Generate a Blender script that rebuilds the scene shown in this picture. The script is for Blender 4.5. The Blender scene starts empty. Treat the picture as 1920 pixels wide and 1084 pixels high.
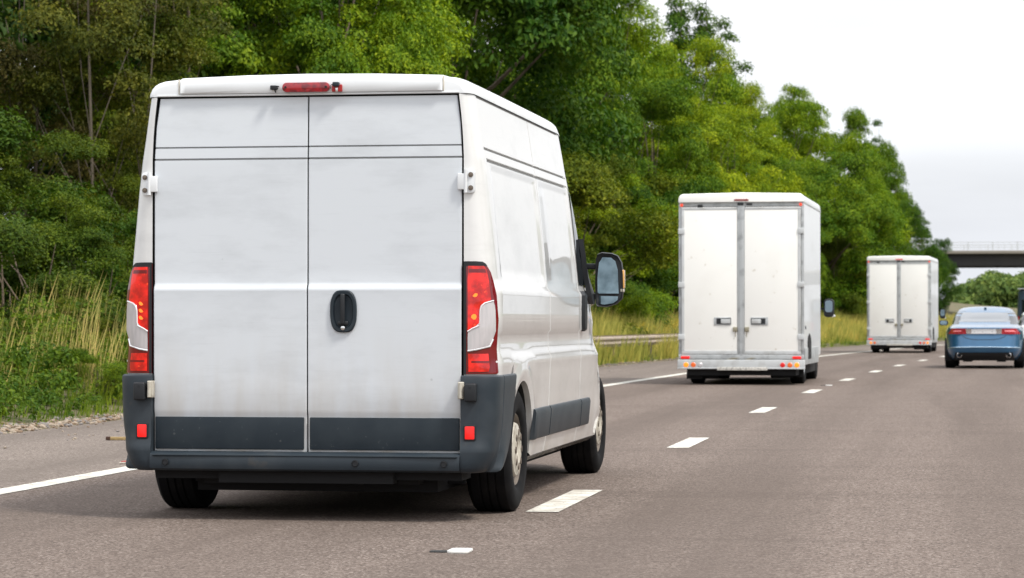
import bpy, bmesh, math, random
import numpy as np
from mathutils import Vector, Matrix
C = bpy.context.scene.collection
SC = bpy.context.scene
R = math.radians

# ---------------------------------------------------------------- camera
CAM_H = 1.161
CAM_YAW, CAM_PITCH, FPX = .1618, .0117, 5000.0      # yaw to the left, pitch up, focal length in pixels of a 1920 frame
cd = bpy.data.cameras.new("camera"); cam = bpy.data.objects.new("camera", cd); C.objects.link(cam)
cam.location = (0, 0, CAM_H)
cam.rotation_euler = (R(90) + CAM_PITCH, 0, CAM_YAW)
cd.sensor_width = 36; cd.lens = 36 * FPX / 1920
cd.clip_start = .3; cd.clip_end = 3000
cd.dof.use_dof = True; cd.dof.focus_distance = 16.2; cd.dof.aperture_fstop = 7.1
SC.camera = cam

# ---------------------------------------------------------------- light and exposure
SUN_EL, SUN_AZ = R(56), R(118)      # azimuth clockwise from +Y (the driving direction)
w = bpy.data.worlds.new("World"); SC.world = w; w.use_nodes = True
nt = w.node_tree; nt.nodes.clear()
def wn(t): return nt.nodes.new(t)
out = wn('ShaderNodeOutputWorld'); bg = wn('ShaderNodeBackground'); bg.inputs['Strength'].default_value = .1
sky = wn('ShaderNodeTexSky'); sky.sky_type = 'NISHITA'; sky.sun_disc = False
sky.sun_elevation = SUN_EL; sky.sun_rotation = SUN_AZ; sky.air_density = 1; sky.dust_density = 4
tc = wn('ShaderNodeTexCoord'); sep = wn('ShaderNodeSeparateXYZ'); ramp = wn('ShaderNodeValToRGB')
nt.links.new(tc.outputs['Generated'], sep.inputs[0])
nt.links.new(sep.outputs['Z'], ramp.inputs[0])
e = ramp.color_ramp.elements
e[0].position = 0; e[0].color = (8.9, 9.3, 9.9, 1)
e[1].position = 1; e[1].color = (20, 20.6, 21.6, 1)
for p_, c_ in ((.03, (9.0, 9.25, 9.8, 1)), (.07, (9.7, 9.95, 10.3, 1)), (.12, (10.6, 10.7, 10.9, 1)), (.35, (14.2, 14.4, 14.9, 1))):
    q = e.new(p_); q.color = c_
mp = wn('ShaderNodeMapping'); mp.inputs['Scale'].default_value = (1.5, 1.5, 9)
nz = wn('ShaderNodeTexNoise'); nz.inputs['Scale'].default_value = 2.2; nz.inputs['Detail'].default_value = 5
nt.links.new(tc.outputs['Generated'], mp.inputs[0]); nt.links.new(mp.outputs[0], nz.inputs[0])
mr = wn('ShaderNodeMapRange'); mr.inputs[1].default_value = .3; mr.inputs[2].default_value = .7; mr.inputs[3].default_value = .86; mr.inputs[4].default_value = 1.12
nt.links.new(nz.outputs[0], mr.inputs[0])
vm = wn('ShaderNodeVectorMath'); vm.operation = 'SCALE'
nt.links.new(ramp.outputs[0], vm.inputs[0]); nt.links.new(mr.outputs[0], vm.inputs['Scale'])
mx = wn('ShaderNodeMixRGB'); mx.inputs[0].default_value = .93
nt.links.new(sky.outputs[0], mx.inputs[1]); nt.links.new(vm.outputs[0], mx.inputs[2])
nt.links.new(mx.outputs[0], bg.inputs[0]); nt.links.new(bg.outputs[0], out.inputs[0])

sd = bpy.data.lights.new("sun", 'SUN'); sun = bpy.data.objects.new("sun", sd); C.objects.link(sun)
sd.energy = 3.0; sd.angle = R(10); sd.color = (1, .95, .86)
sdir = Vector((math.sin(SUN_AZ) * math.cos(SUN_EL), math.cos(SUN_AZ) * math.cos(SUN_EL), math.sin(SUN_EL)))
sun.rotation_euler = sdir.to_track_quat('Z', 'Y').to_euler()
vs = SC.view_settings
vs.view_transform = 'Standard'; vs.look = 'None'; vs.exposure = 0; vs.gamma = 1; vs.use_curve_mapping = False
SC.cycles.max_bounces = 8; SC.cycles.transparent_max_bounces = 8
try: SC.cycles.use_denoising = True
except Exception: pass

# ---------------------------------------------------------------- helpers
def ray(px, py=600.0):
    """horizontal direction (dx/dy) of an image column of the 1920 frame"""
    u = (px - 960) / FPX
    return (u * math.cos(CAM_YAW) - math.sin(CAM_YAW)) / (u * math.sin(CAM_YAW) + math.cos(CAM_YAW))
def xat(px, Y): return ray(px) * Y
def zat(px, py, Y):
    u = (px - 960) / FPX; D = Y / (u * math.sin(CAM_YAW) + math.cos(CAM_YAW))
    return CAM_H + D * (600.5 - py) / FPX
def lane(Y):            # x of the first lane line along the road
    if Y < 23: return -2.42
    if Y < 190: return -2.42 + (Y - 23) ** 2 / 1750
    return lane(189.999) + (Y - 190) * .19
def heading(Y): return math.atan((lane(Y + .5) - lane(Y - .5)))

def mat(name, col, rough=.5, metal=0, spec=.5, coat=0, emis=None, estr=0, noise=None, bump=None, trans=0, ior=1.45):
    """noise: list of (scale, (r,g,b), lo, hi, detail, stretch) layers mixed over the base colour"""
    m = bpy.data.materials.new(name); m.use_nodes = True
    t = m.node_tree; b = t.nodes['Principled BSDF']
    b.inputs['Base Color'].default_value = (*col, 1); b.inputs['Roughness'].default_value = rough
    b.inputs['Metallic'].default_value = metal; b.inputs['Specular IOR Level'].default_value = spec
    b.inputs['Coat Weight'].default_value = coat; b.inputs['Coat Roughness'].default_value = .02
    b.inputs['Transmission Weight'].default_value = trans; b.inputs['IOR'].default_value = ior
    if emis: b.inputs['Emission Color'].default_value = (*emis, 1); b.inputs['Emission Strength'].default_value = estr
    tcn = t.nodes.new('ShaderNodeTexCoord')
    last = None
    for lay in (noise or []):
        sc_, c2, lo, hi = lay[:4]; det = lay[4] if len(lay) > 4 else 4; st = lay[5] if len(lay) > 5 else (1, 1, 1)
        mpn = t.nodes.new('ShaderNodeMapping'); mpn.inputs['Scale'].default_value = st
        t.links.new(tcn.outputs['Object'], mpn.inputs[0])
        n = t.nodes.new('ShaderNodeTexNoise'); n.inputs['Scale'].default_value = sc_; n.inputs['Detail'].default_value = det
        t.links.new(mpn.outputs[0], n.inputs[0])
        r_ = t.nodes.new('ShaderNodeMapRange'); r_.inputs[1].default_value = lo; r_.inputs[2].default_value = hi
        t.links.new(n.outputs[0], r_.inputs[0])
        x = t.nodes.new('ShaderNodeMixRGB'); x.inputs[2].default_value = (*c2, 1)
        if last: t.links.new(last, x.inputs[1])
        else: x.inputs[1].default_value = (*col, 1)
        t.links.new(r_.outputs[0], x.inputs[0]); last = x.outputs[0]
    if last: t.links.new(last, b.inputs['Base Color'])
    if bump:
        n = t.nodes.new('ShaderNodeTexNoise'); n.inputs['Scale'].default_value = bump[0]; n.inputs['Detail'].default_value = 4
        t.links.new(tcn.outputs['Object'], n.inputs[0])
        bn = t.nodes.new('ShaderNodeBump'); bn.inputs['Strength'].default_value = bump[1]; bn.inputs['Distance'].default_value = bump[2]
        t.links.new(n.outputs[0], bn.inputs['Height']); t.links.new(bn.outputs[0], b.inputs['Normal'])
    m['last'] = 1
    return m

def empty(name, loc=(0, 0, 0), rz=0):
    o = bpy.data.objects.new(name, None); C.objects.link(o); o.location = loc; o.rotation_euler = (0, 0, rz)
    o.empty_display_size = .2
    return o
def tag(o, label=None, cat=None, group=None, kind=None):
    if label: o['label'] = label
    if cat: o['category'] = cat
    if group: o['group'] = group
    if kind: o['kind'] = kind
    return o

class MB:
    """collects geometry and links it as one mesh object"""
    def __init__(s): s.v = []; s.f = []; s.m = []
    def add(s, vs_, fs, mi=0):
        k = len(s.v); s.v += [tuple(v) for v in vs_]; s.f += [tuple(i + k for i in f) for f in fs]; s.m += [mi] * len(fs); return s
    def box(s, x0, x1, y0, y1, z0, z1, mi=0, bev=0):
        bm = bmesh.new(); bmesh.ops.create_cube(bm, size=1)
        for v in bm.verts: v.co = Vector(((x0 + x1) / 2 + v.co.x * (x1 - x0), (y0 + y1) / 2 + v.co.y * (y1 - y0), (z0 + z1) / 2 + v.co.z * (z1 - z0)))
        if bev: bmesh.ops.bevel(bm, geom=bm.edges[:], offset=bev, segments=3, profile=.5, affect='EDGES')
        bm.verts.index_update()
        s.add([v.co[:] for v in bm.verts], [[v.index for v in f.verts] for f in bm.faces], mi); bm.free(); return s
    def grid(s, P, mi=0, close=False, flip=False):
        n, m = len(P), len(P[0]); vs_ = [p for row in P for p in row]; fs = []
        for i in range(n - 1):
            for j in range(m if close else m - 1):
                a, b, c, d = i * m + j, i * m + (j + 1) % m, (i + 1) * m + (j + 1) % m, (i + 1) * m + j
                fs.append((d, c, b, a) if flip else (a, b, c, d))
        return s.add(vs_, fs, mi)
    def lathe(s, prof, center, axis='x', n=40, mi=0, cap=False):
        P = []
        for r_, h in prof:
            row = []
            for k in range(n):
                t = 2 * math.pi * k / n; a, b = r_ * math.cos(t), r_ * math.sin(t)
                row.append({'x': (center[0] + h, center[1] + a, center[2] + b), 'y': (center[0] + a, center[1] + h, center[2] + b), 'z': (center[0] + a, center[1] + b, center[2] + h)}[axis])
            P.append(row)
        s.grid(P, mi, close=True)
        if cap:
            k = len(s.v) - n; s.f.append(tuple(range(k, k + n))); s.m.append(mi)
            k0 = len(s.v) - n * len(prof); s.f.append(tuple(range(k0, k0 + n))[::-1]); s.m.append(mi)
        return s
    def tube(s, pts, rad, n=8, mi=0):
        pts = [Vector(p) for p in pts]; P = []
        if not isinstance(rad, (list, tuple)): rad = [rad] * len(pts)
        for i, p in enumerate(pts):
            d = (pts[min(i + 1, len(pts) - 1)] - pts[max(i - 1, 0)]).normalized()
            u = d.orthogonal().normalized() if i == 0 else (u - d * u.dot(d)).normalized()
            v = d.cross(u)
            P.append([(p + (u * math.cos(2 * math.pi * k / n) + v * math.sin(2 * math.pi * k / n)) * rad[i])[:] for k in range(n)])
        s.grid(P, mi, close=True)
        k = len(s.v) - n; s.f.append(tuple(range(k, k + n))); s.m.append(mi)
        k0 = len(s.v) - n * len(pts); s.f.append(tuple(range(k0, k0 + n))[::-1]); s.m.append(mi)
        return s
    def prism(s, poly, y0, y1, mi=0, plane='xz'):
        n = len(poly)
        mk = (lambda a, b, t: (a, t, b)) if plane == 'xz' else ((lambda a, b, t: (t, a, b)) if plane == 'yz' else (lambda a, b, t: (a, b, t)))
        vs_ = [mk(a, b, y0) for a, b in poly] + [mk(a, b, y1) for a, b in poly]
        fs = [tuple(range(n)), tuple(range(2 * n - 1, n - 1, -1))] + [(i, i + n, (i + 1) % n + n, (i + 1) % n) for i in range(n)]
        return s.add(vs_, fs, mi)
    def build(s, name, mats, parent=None, smooth=35, loc=None, bev=0):
        me = bpy.data.meshes.new(name); me.from_pydata(s.v, [], s.f); me.update()
        if not isinstance(mats, (list, tuple)): mats = [mats]
        for m in mats: me.materials.append(m)
        me.polygons.foreach_set('material_index', s.m)
        bm = bmesh.new(); bm.from_mesh(me); bmesh.ops.remove_doubles(bm, verts=bm.verts, dist=1e-5)
        bmesh.ops.recalc_face_normals(bm, faces=bm.faces)
        if bev:
            ed = [e_ for e_ in bm.edges if len(e_.link_faces) == 2 and e_.calc_face_angle(0) > R(50)]
            bmesh.ops.bevel(bm, geom=ed, offset=bev, segments=2, profile=.5, affect='EDGES')
        bm.to_mesh(me); bm.free()
        if smooth:
            me.shade_smooth(); me.set_sharp_from_angle(angle=R(smooth))
        o = bpy.data.objects.new(name, me); C.objects.link(o)
        if parent: o.parent = parent
        if loc: o.location = loc
        return o
def copy_tree(o, parent=None):
    c = o.copy(); C.objects.link(c); c.parent = parent
    if parent is None:
        pass
    for ch in o.children: copy_tree(ch, c)
    return c
def rrect(x0, x1, z0, z1, r, n=5):
    p = []
    for cx, cz, a0 in ((x1 - r, z1 - r, 0), (x0 + r, z1 - r, 90), (x0 + r, z0 + r, 180), (x1 - r, z0 + r, 270)):
        for k in range(n + 1):
            a = R(a0 + 90 * k / n); p.append((cx + r * math.cos(a), cz + r * math.sin(a)))
    return p
def lerp(v, xs, ys): return float(np.interp(v, xs, ys))
# ---------------------------------------------------------------- ground, road, markings
def strip(name, f0, f1, z, m, ys, cols=1, kind='structure'):
    """a sheet between two curves x=f0(Y), x=f1(Y)"""
    mb = MB(); P = []
    for Y in ys:
        a, b = f0(Y), f1(Y)
        P.append([(a + (b - a) * k / cols, Y, z(Y, k / cols) if callable(z) else z) for k in range(cols + 1)])
    mb.grid(P)
    o = mb.build(name, m, smooth=0)
    if kind: tag(o, kind=kind)
    return o

def road_material(name, base, dark, light, gs):
    m = bpy.data.materials.new(name); m.use_nodes = True; t = m.node_tree; b = t.nodes['Principled BSDF']
    tcn = t.nodes.new('ShaderNodeTexCoord')
    def noise(scale, det, st=(1, 1, 1), rough=.6):
        mpn = t.nodes.new('ShaderNodeMapping'); mpn.inputs['Scale'].default_value = st
        t.links.new(tcn.outputs['Object'], mpn.inputs[0])
        n = t.nodes.new('ShaderNodeTexNoise'); n.inputs['Scale'].default_value = scale; n.inputs['Detail'].default_value = det; n.inputs['Roughness'].default_value = rough
        t.links.new(mpn.outputs[0], n.inputs[0]); return n.outputs[0]
    def ramp_(v, lo, hi, a=0., b_=1.):
        r_ = t.nodes.new('ShaderNodeMapRange'); r_.inputs[1].default_value = lo; r_.inputs[2].default_value = hi; r_.inputs[3].default_value = a; r_.inputs[4].default_value = b_
        t.links.new(v, r_.inputs[0]); return r_.outputs[0]
    def mix(f, c1, c2):
        x = t.nodes.new('ShaderNodeMixRGB'); t.links.new(f, x.inputs[0])
        for i, c in ((1, c1), (2, c2)):
            if isinstance(c, tuple): x.inputs[i].default_value = (*c, 1)
            else: t.links.new(c, x.inputs[i])
        return x.outputs[0]
    c = mix(ramp_(noise(.35, 5, (1, .12, 1)), .35, .65), base, tuple(v * .84 for v in base))      # wheel-track streaks
    c = mix(ramp_(noise(1.1, 4), .45, .75, 0, .5), c, tuple(v * 1.14 for v in base))                # patches
    vo = t.nodes.new('ShaderNodeTexVoronoi'); vo.inputs['Scale'].default_value = gs
    t.links.new(tcn.outputs['Object'], vo.inputs[0])
    sp = t.nodes.new('ShaderNodeSeparateColor'); t.links.new(vo.outputs['Color'], sp.inputs[0])
    c = mix(ramp_(sp.outputs[0], .62, .95, 0, .75), c, light)
    c = mix(ramp_(sp.outputs[1], .60, .95, 0, .85), c, dark)
    c = mix(ramp_(noise(gs * .25, 3), .5, .75, 0, .35), c, dark)
    c = mix(ramp_(noise(.9, 5, (1, .05, 1)), .48, .62, 0, .55), c, tuple(v * .66 for v in base))
    c = mix(ramp_(noise(.55, 6, (.22, 1.6, 1), .7), .54, .72, 0, .5), c, tuple(v * .5 for v in base))   # darker patches and joints across the lane
    # tyre-polished wheel tracks that follow the lanes round the bend
    sp2 = t.nodes.new('ShaderNodeSeparateXYZ'); t.links.new(tcn.outputs['Object'], sp2.inputs[0])
    def M(op, a, b2=0.):
        n = t.nodes.new('ShaderNodeMath'); n.operation = op
        for i, v in enumerate((a, b2)):
            if isinstance(v, (int, float)): n.inputs[i].default_value = v
            else: t.links.new(v, n.inputs[i])
        return n.outputs[0]
    yy_ = M('MAXIMUM', M('SUBTRACT', sp2.outputs[1], 23.), 0.)
    lx_ = M('SUBTRACT', M('ADD', sp2.outputs[0], 2.42), M('DIVIDE', M('MULTIPLY', yy_, yy_), 1750.))
    tr_ = M('MULTIPLY', M('COSINE', M('MULTIPLY', lx_, 2 * math.pi / 1.9)), -1.)
    tr_ = M('MULTIPLY', ramp_(tr_, -.2, 1., 0, .38), ramp_(noise(.5, 5, (1, .08, 1)), .3, .6, .35, 1.))
    c = mix(tr_, c, tuple(v * .62 for v in base))
    t.links.new(c, b.inputs['Base Color'])
    b.inputs['Roughness'].default_value = .85; b.inputs['Specular IOR Level'].default_value = .08
    bn = t.nodes.new('ShaderNodeBump'); bn.inputs['Strength'].default_value = .6; bn.inputs['Distance'].default_value = .004
    t.links.new(noise(gs * .8, 3), bn.inputs['Height']); t.links.new(bn.outputs[0], b.inputs['Normal'])
    return m
ASPH = road_material('asphalt', (.170, .134, .115), (.055, .042, .036), (.35, .295, .26), 85)
ASPH2 = road_material('shoulder_asphalt', (.200, .166, .145), (.08, .066, .058), (.38, .33, .29), 70)
LINE = mat('road_paint', (.70, .69, .63), .7, spec=.2, noise=[(5, (.48, .44, .38), .42, .62, 7), (28, (.24, .20, .17), .60, .66, 5)], bump=(120, .4, .003))
SOIL = mat('verge_soil', (.13, .10, .055), .95, noise=[(1.3, (.06, .07, .02), .4, .6, 5), (14, (.2, .16, .10), .5, .7, 4)], bump=(20, .8, .03))
MEADOW = mat('meadow', (.07, .11, .02), .95, noise=[(.05, (.10, .13, .03), .4, .6, 5), (1.3, (.05, .07, .02), .4, .6, 5)])

SH = 7.1                       # shoulder's outer edge lies this far left of the lane line
ys = list(np.arange(-30, 60, 3.)) + list(np.arange(60, 460, 8.)) + [460.]
# ground sheet reaching the horizon, well below the road, and the banks on it
g = MB(); g.add([(-1500, -1500, -.25), (1500, -1500, -.25), (1500, 2500, -.25), (-1500, 2500, -.25)], [(0, 1, 2, 3)])
tag(g.build('ground', MEADOW, smooth=0), kind='structure')
def bank(t):                   # height of the left verge, t metres beyond the shoulder
    return lerp(t, [0, .5, 2, 5, 9, 16, 30, 60], [.0, .03, .22, .62, 1.2, 2.2, 3.4, 4.2])
def bankz(x, Y): return bank((lane(Y) - SH) - x)
tt = [0, .5, 1.2, 2, 3.5, 5, 7, 9, 12, 16, 22, 30, 45, 60]
rng = random.Random(3); mb = MB()
P = [[(lane(Y) - SH - t, Y, bank(t) + (rng.uniform(-.05, .05) if t > 1 else 0)) for t in tt] for Y in ys]
mb.grid(P); tag(mb.build('verge', SOIL), kind='structure')
strip('road', lambda Y: lane(Y) - 3.95, lambda Y: lane(Y) + 13, 0., ASPH, ys)
strip('hard_shoulder', lambda Y: lane(Y) - SH - .15, lambda Y: lane(Y) - 3.95, 0., ASPH2, ys)
mb = MB(); P = [[(lane(Y) + 13 + t, Y, z_) for t, z_ in ((0, -.02), (3, -.1), (8, .2), (18, .6), (60, .7))] for Y in ys]
mb.grid(P); tag(mb.build('far_verge', MEADOW), kind='structure')

mk = MB(); Z = .004
def quad_line(x0, x1, Y0, Y1):
    n = max(1, int((Y1 - Y0) / 3))
    for k in range(n):
        a, b = Y0 + (Y1 - Y0) * k / n, Y0 + (Y1 - Y0) * (k + 1) / n
        mk.add([(lane(a) + x0, a, Z), (lane(a) + x1, a, Z), (lane(b) + x1, b, Z), (lane(b) + x0, b, Z)], [(0, 1, 2, 3)])
quad_line(-4.0, -3.79, -20, 440)
DASH = [8.3, 17.0, 25.2, 34.5, 43.7, 52.4, 60.9, 69.0, 77.9] + [77.9 + 8.8 * k for k in range(1, 30)]
for Y in DASH:
    quad_line(-.10, .10, Y - 1.05, Y + 1.05); quad_line(3.65, 3.85, Y - 1.05, Y + 1.05)
quad_line(7.5, 7.7, -20, 440)
tag(mk.build('road_markings', LINE, smooth=0), kind='structure')

# reflecting road studs
STUD_W = mat('stud_white', (.75, .75, .72), .4); STUD_D = mat('stud_iron', (.03, .03, .03), .6)
for i, (px_x, Y, lab) in enumerate(((-2.41, 13.15, 'white reflecting road stud on the bare asphalt below the big white van'),
                                    (lane(47.6), 47.6, 'tiny white road stud beside the first box truck between lane dashes'))):
    s = empty('road_stud', (px_x, Y, 0))
    tag(s, lab, 'road stud', 'reflecting road studs')
    m1 = MB(); m1.prism(rrect(-.055, .055, -.09, .09, .03), .0, .014, plane='xy'); m1.build('stud_body', STUD_W, s, bev=.004)
    m2 = MB(); m2.prism(rrect(-.15, -.062, -.05, .03, .02), .0, .006, plane='xy'); m2.build('stud_casing', STUD_D, s)

# litter on the shoulder
w_ = MB(); w_.box(-.16, .17, -.02, .02, 0, .03, bev=.004); w_.box(-.20, -.155, -.022, .022, -.001, .033, 1, bev=.004)
WOOD = mat('batten_wood', (.42, .30, .13), .8, noise=[(30, (.26, .18, .08), .4, .6, 4, (1, 8, 8))])
o = w_.build('wooden_batten', [WOOD, mat('charred_end', (.06, .03, .02), .9)], loc=(-7.83, 24.85, .003)); o.rotation_euler = (0, 0, .1)
tag(o, 'short yellow wooden batten with dark end lying on the shoulder', 'batten')
w_ = MB(); w_.box(-.1, .1, -.05, .05, 0, .012, bev=.003); w_.box(-.09, .02, -.04, .04, .0125, .02, 1, bev=.002)
o = w_.build('litter_scrap', [mat('scrap_white', (.6, .55, .48), .7), mat('scrap_red', (.38, .07, .06), .6)], loc=(-6.5, 20.8, .003))
tag(o, 'flat red and white scrap lying beside the solid edge line', 'litter')

# stones along the shoulder's edge: nobody could count them
st = MB(); rng = random.Random(8)
ico = [(0, 0, 1), (.89, 0, .45), (.28, .85, .45), (-.72, .53, .45), (-.72, -.53, .45), (.28, -.85, .45), (.72, .53, -.45), (-.28, .85, -.45), (-.89, 0, -.45), (-.28, -.85, -.45), (.72, -.53, -.45), (0, 0, -1)]
icf = [(0, 1, 2), (0, 2, 3), (0, 3, 4), (0, 4, 5), (0, 5, 1), (1, 6, 2), (2, 7, 3), (3, 8, 4), (4, 9, 5), (5, 10, 1), (6, 7, 2), (7, 8, 3), (8, 9, 4), (9, 10, 5), (10, 6, 1), (11, 7, 6), (11, 8, 7), (11, 9, 8), (11, 10, 9), (11, 6, 10)]
for k in range(1700):
    Y = 22 + rng.random() ** 1.6 * 60
    if rng.random() < .4: Y = rng.uniform(24, 34)
    t = rng.gauss(.2, .16) if rng.random() < .93 else rng.uniform(-1.2, .2)
    s_ = rng.uniform(.008, .035) * (1 if t > -.1 else .5); x = lane(Y) - SH - t
    j = [rng.uniform(.7, 1.3) for _ in ico]
    st.add([(x + a * s_ * q_ * 1.2, Y + b * s_ * q_, max(0, bank(t)) + s_ * .35 + c * s_ * q_ * .65) for (a, b, c), q_ in zip(ico, j)], icf, rng.randrange(3))
o = st.build('pebbles', [mat('pebble_pale', (.33, .27, .21), .9), mat('pebble_tan', (.22, .155, .105), .9), mat('pebble_grey', (.2, .18, .17), .9)], smooth=0)
tag(o, 'loose pale stones scattered along the edge of the hard shoulder', 'stones', kind='stuff')
# ---------------------------------------------------------------- the big white van
PAINT = mat('white_paint', (.74, .76, .78), .4, coat=.6, noise=[(1.2, (.66, .68, .70), .45, .7, 5), (3.5, (.60, .59, .57), .62, .8, 6, (1, 1, .35))])
def dirty_paint(name, clean, dirt, z0, z1, rough, coat, amount=.8):
    m = bpy.data.materials.new(name); m.use_nodes = True; t = m.node_tree; b = t.nodes['Principled BSDF']
    tcn = t.nodes.new('ShaderNodeTexCoord'); sp = t.nodes.new('ShaderNodeSeparateXYZ'); t.links.new(tcn.outputs['Object'], sp.inputs[0])
    n = t.nodes.new('ShaderNodeTexNoise'); n.inputs['Scale'].default_value = 3.2; n.inputs['Detail'].default_value = 7
    mpn = t.nodes.new('ShaderNodeMapping'); mpn.inputs['Scale'].default_value = (2.2, 1, .5); t.links.new(tcn.outputs['Object'], mpn.inputs[0]); t.links.new(mpn.outputs[0], n.inputs[0])
    r1 = t.nodes.new('ShaderNodeMapRange'); r1.inputs[1].default_value = z1; r1.inputs[2].default_value = z0; t.links.new(sp.outputs['Z'], r1.inputs[0])
    r2 = t.nodes.new('ShaderNodeMapRange'); r2.inputs[1].default_value = .3; r2.inputs[2].default_value = .75; t.links.new(n.outputs[0], r2.inputs[0])
    pw = t.nodes.new('ShaderNodeMath'); pw.operation = 'POWER'; pw.inputs[1].default_value = 2; t.links.new(r1.outputs[0], pw.inputs[0])
    mu = t.nodes.new('ShaderNodeMath'); mu.operation = 'MULTIPLY'; t.links.new(pw.outputs[0], mu.inputs[0]); t.links.new(r2.outputs[0], mu.inputs[1])
    m2 = t.nodes.new('ShaderNodeMath'); m2.operation = 'MULTIPLY'; m2.inputs[1].default_value = amount; t.links.new(mu.outputs[0], m2.inputs[0])
    # faint grey smears with a shape of their own
    n2 = t.nodes.new('ShaderNodeTexNoise'); n2.inputs['Scale'].default_value = 1.7; n2.inputs['Detail'].default_value = 8; n2.inputs['Roughness'].default_value = .65
    mp2 = t.nodes.new('ShaderNodeMapping'); mp2.inputs['Scale'].default_value = (.8, 1, 2.4); t.links.new(tcn.outputs['Object'], mp2.inputs[0]); t.links.new(mp2.outputs[0], n2.inputs[0])
    r3 = t.nodes.new('ShaderNodeMapRange'); r3.inputs[1].default_value = .48; r3.inputs[2].default_value = .72; r3.inputs[4].default_value = .75; t.links.new(n2.outputs[0], r3.inputs[0])
    x0 = t.nodes.new('ShaderNodeMixRGB'); x0.inputs[1].default_value = (*clean, 1); x0.inputs[2].default_value = tuple(c * .80 for c in clean) + (1,); t.links.new(r3.outputs[0], x0.inputs[0])
    n4 = t.nodes.new('ShaderNodeTexNoise'); n4.inputs['Scale'].default_value = 2.6; n4.inputs['Detail'].default_value = 6
    mp4 = t.nodes.new('ShaderNodeMapping'); mp4.inputs['Scale'].default_value = (1.1, 1, 26); t.links.new(tcn.outputs['Object'], mp4.inputs[0]); t.links.new(mp4.outputs[0], n4.inputs[0])
    r4 = t.nodes.new('ShaderNodeMapRange'); r4.inputs[1].default_value = .60; r4.inputs[2].default_value = .68; r4.inputs[4].default_value = .07; t.links.new(n4.outputs[0], r4.inputs[0])
    n5 = t.nodes.new('ShaderNodeTexVoronoi'); n5.inputs['Scale'].default_value = 3.4; t.links.new(tcn.outputs['Object'], n5.inputs[0])
    r5 = t.nodes.new('ShaderNodeMapRange'); r5.inputs[1].default_value = .035; r5.inputs[2].default_value = .012; r5.inputs[4].default_value = .55; t.links.new(n5.outputs['Distance'], r5.inputs[0])
    mxx = t.nodes.new('ShaderNodeMath'); mxx.operation = 'MAXIMUM'; t.links.new(r4.outputs[0], mxx.inputs[0]); t.links.new(r5.outputs[0], mxx.inputs[1])
    x5 = t.nodes.new('ShaderNodeMixRGB'); x5.inputs[2].default_value = tuple(c * .55 for c in clean) + (1,); t.links.new(x0.outputs[0], x5.inputs[1]); t.links.new(mxx.outputs[0], x5.inputs[0]); x0 = x5
    x = t.nodes.new('ShaderNodeMixRGB'); x.inputs[2].default_value = (*dirt, 1); t.links.new(x0.outputs[0], x.inputs[1]); t.links.new(m2.outputs[0], x.inputs[0])
    t.links.new(x.outputs[0], b.inputs['Base Color'])
    b.inputs['Roughness'].default_value = rough; b.inputs['Coat Weight'].default_value = coat; b.inputs['Coat Roughness'].default_value = .05
    return m
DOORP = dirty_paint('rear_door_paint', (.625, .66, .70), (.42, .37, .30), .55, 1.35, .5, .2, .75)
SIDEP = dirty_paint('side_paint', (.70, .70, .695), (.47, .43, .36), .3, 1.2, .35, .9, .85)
SEAMG = mat('shut_line_grey', (.34, .34, .34), .8)
GASKET = mat('black_gasket', (.012, .012, .012), .7)
SLATE = mat('slate_plastic', (.012, .020, .028), .5, spec=.4, noise=[(5, (.020, .029, .037), .45, .7, 6), (40, (.07, .075, .08), .68, .8, 3)], bump=(300, .3, .001))
SLATE2 = mat('dull_bumper_plastic', (.016, .025, .034), .48, noise=[(4, (.032, .041, .050), .45, .7, 6), (7, (.08, .065, .05), .64, .85, 6)], bump=(260, .3, .001))
BLACKP = mat('black_plastic', (.012, .014, .017), .5)
DARK = mat('underbody_black', (.008, .008, .009), .9)
RUB = mat('tyre_rubber', (.006, .006, .007), .85, spec=.2, noise=[(8, (.014, .013, .013), .5, .75, 5)])
STEEL = mat('brown_steel_rim', (.16, .13, .105), .55, .3, noise=[(9, (.07, .055, .045), .5, .7, 5)])
HUBW = mat('hub_cap_paint', (.50, .47, .40), .4, noise=[(14, (.26, .22, .17), .48, .7, 5)])
CHROME = mat('bright_metal', (.7, .7, .7), .25, 1)
GLASSD = mat('dark_glass', (.010, .014, .017), .05, spec=.9)
MIRROR = mat('mirror_glass', (.22, .30, .35), .04, 1, noise=[(9, (.12, .17, .20), .45, .65, 4)])  # dark tint stands in for the darker surroundings the glass would mirror
REDD = mat('lamp_dark_red', (.17, .003, .008), .12, coat=1)
REDB = mat('lamp_bright_red', (.75, .012, .008), .15, coat=1, emis=(1, .02, .008), estr=.24, noise=[(14, (.26, .002, .003), .42, .60, 4), (26, (.9, .08, .02), .66, .74, 2)])
AMB = mat('lamp_glow', (1, .25, .03), .3, emis=(1, .16, .02), estr=1.0)
CLEAR = mat('lamp_clear', (.55, .52, .53), .16, coat=1, noise=[(12, (.5, .48, .49), .42, .6, 3, (6, 1, .6))])
CHR2 = mat('lamp_bezel', (.85, .85, .86), .2, .6)
REFL = mat('reflector_red', (.85, .012, .012), .3, emis=(1, .02, .01), estr=.35)  # not a lamp: weak emission imitates light the reflector throws back

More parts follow.
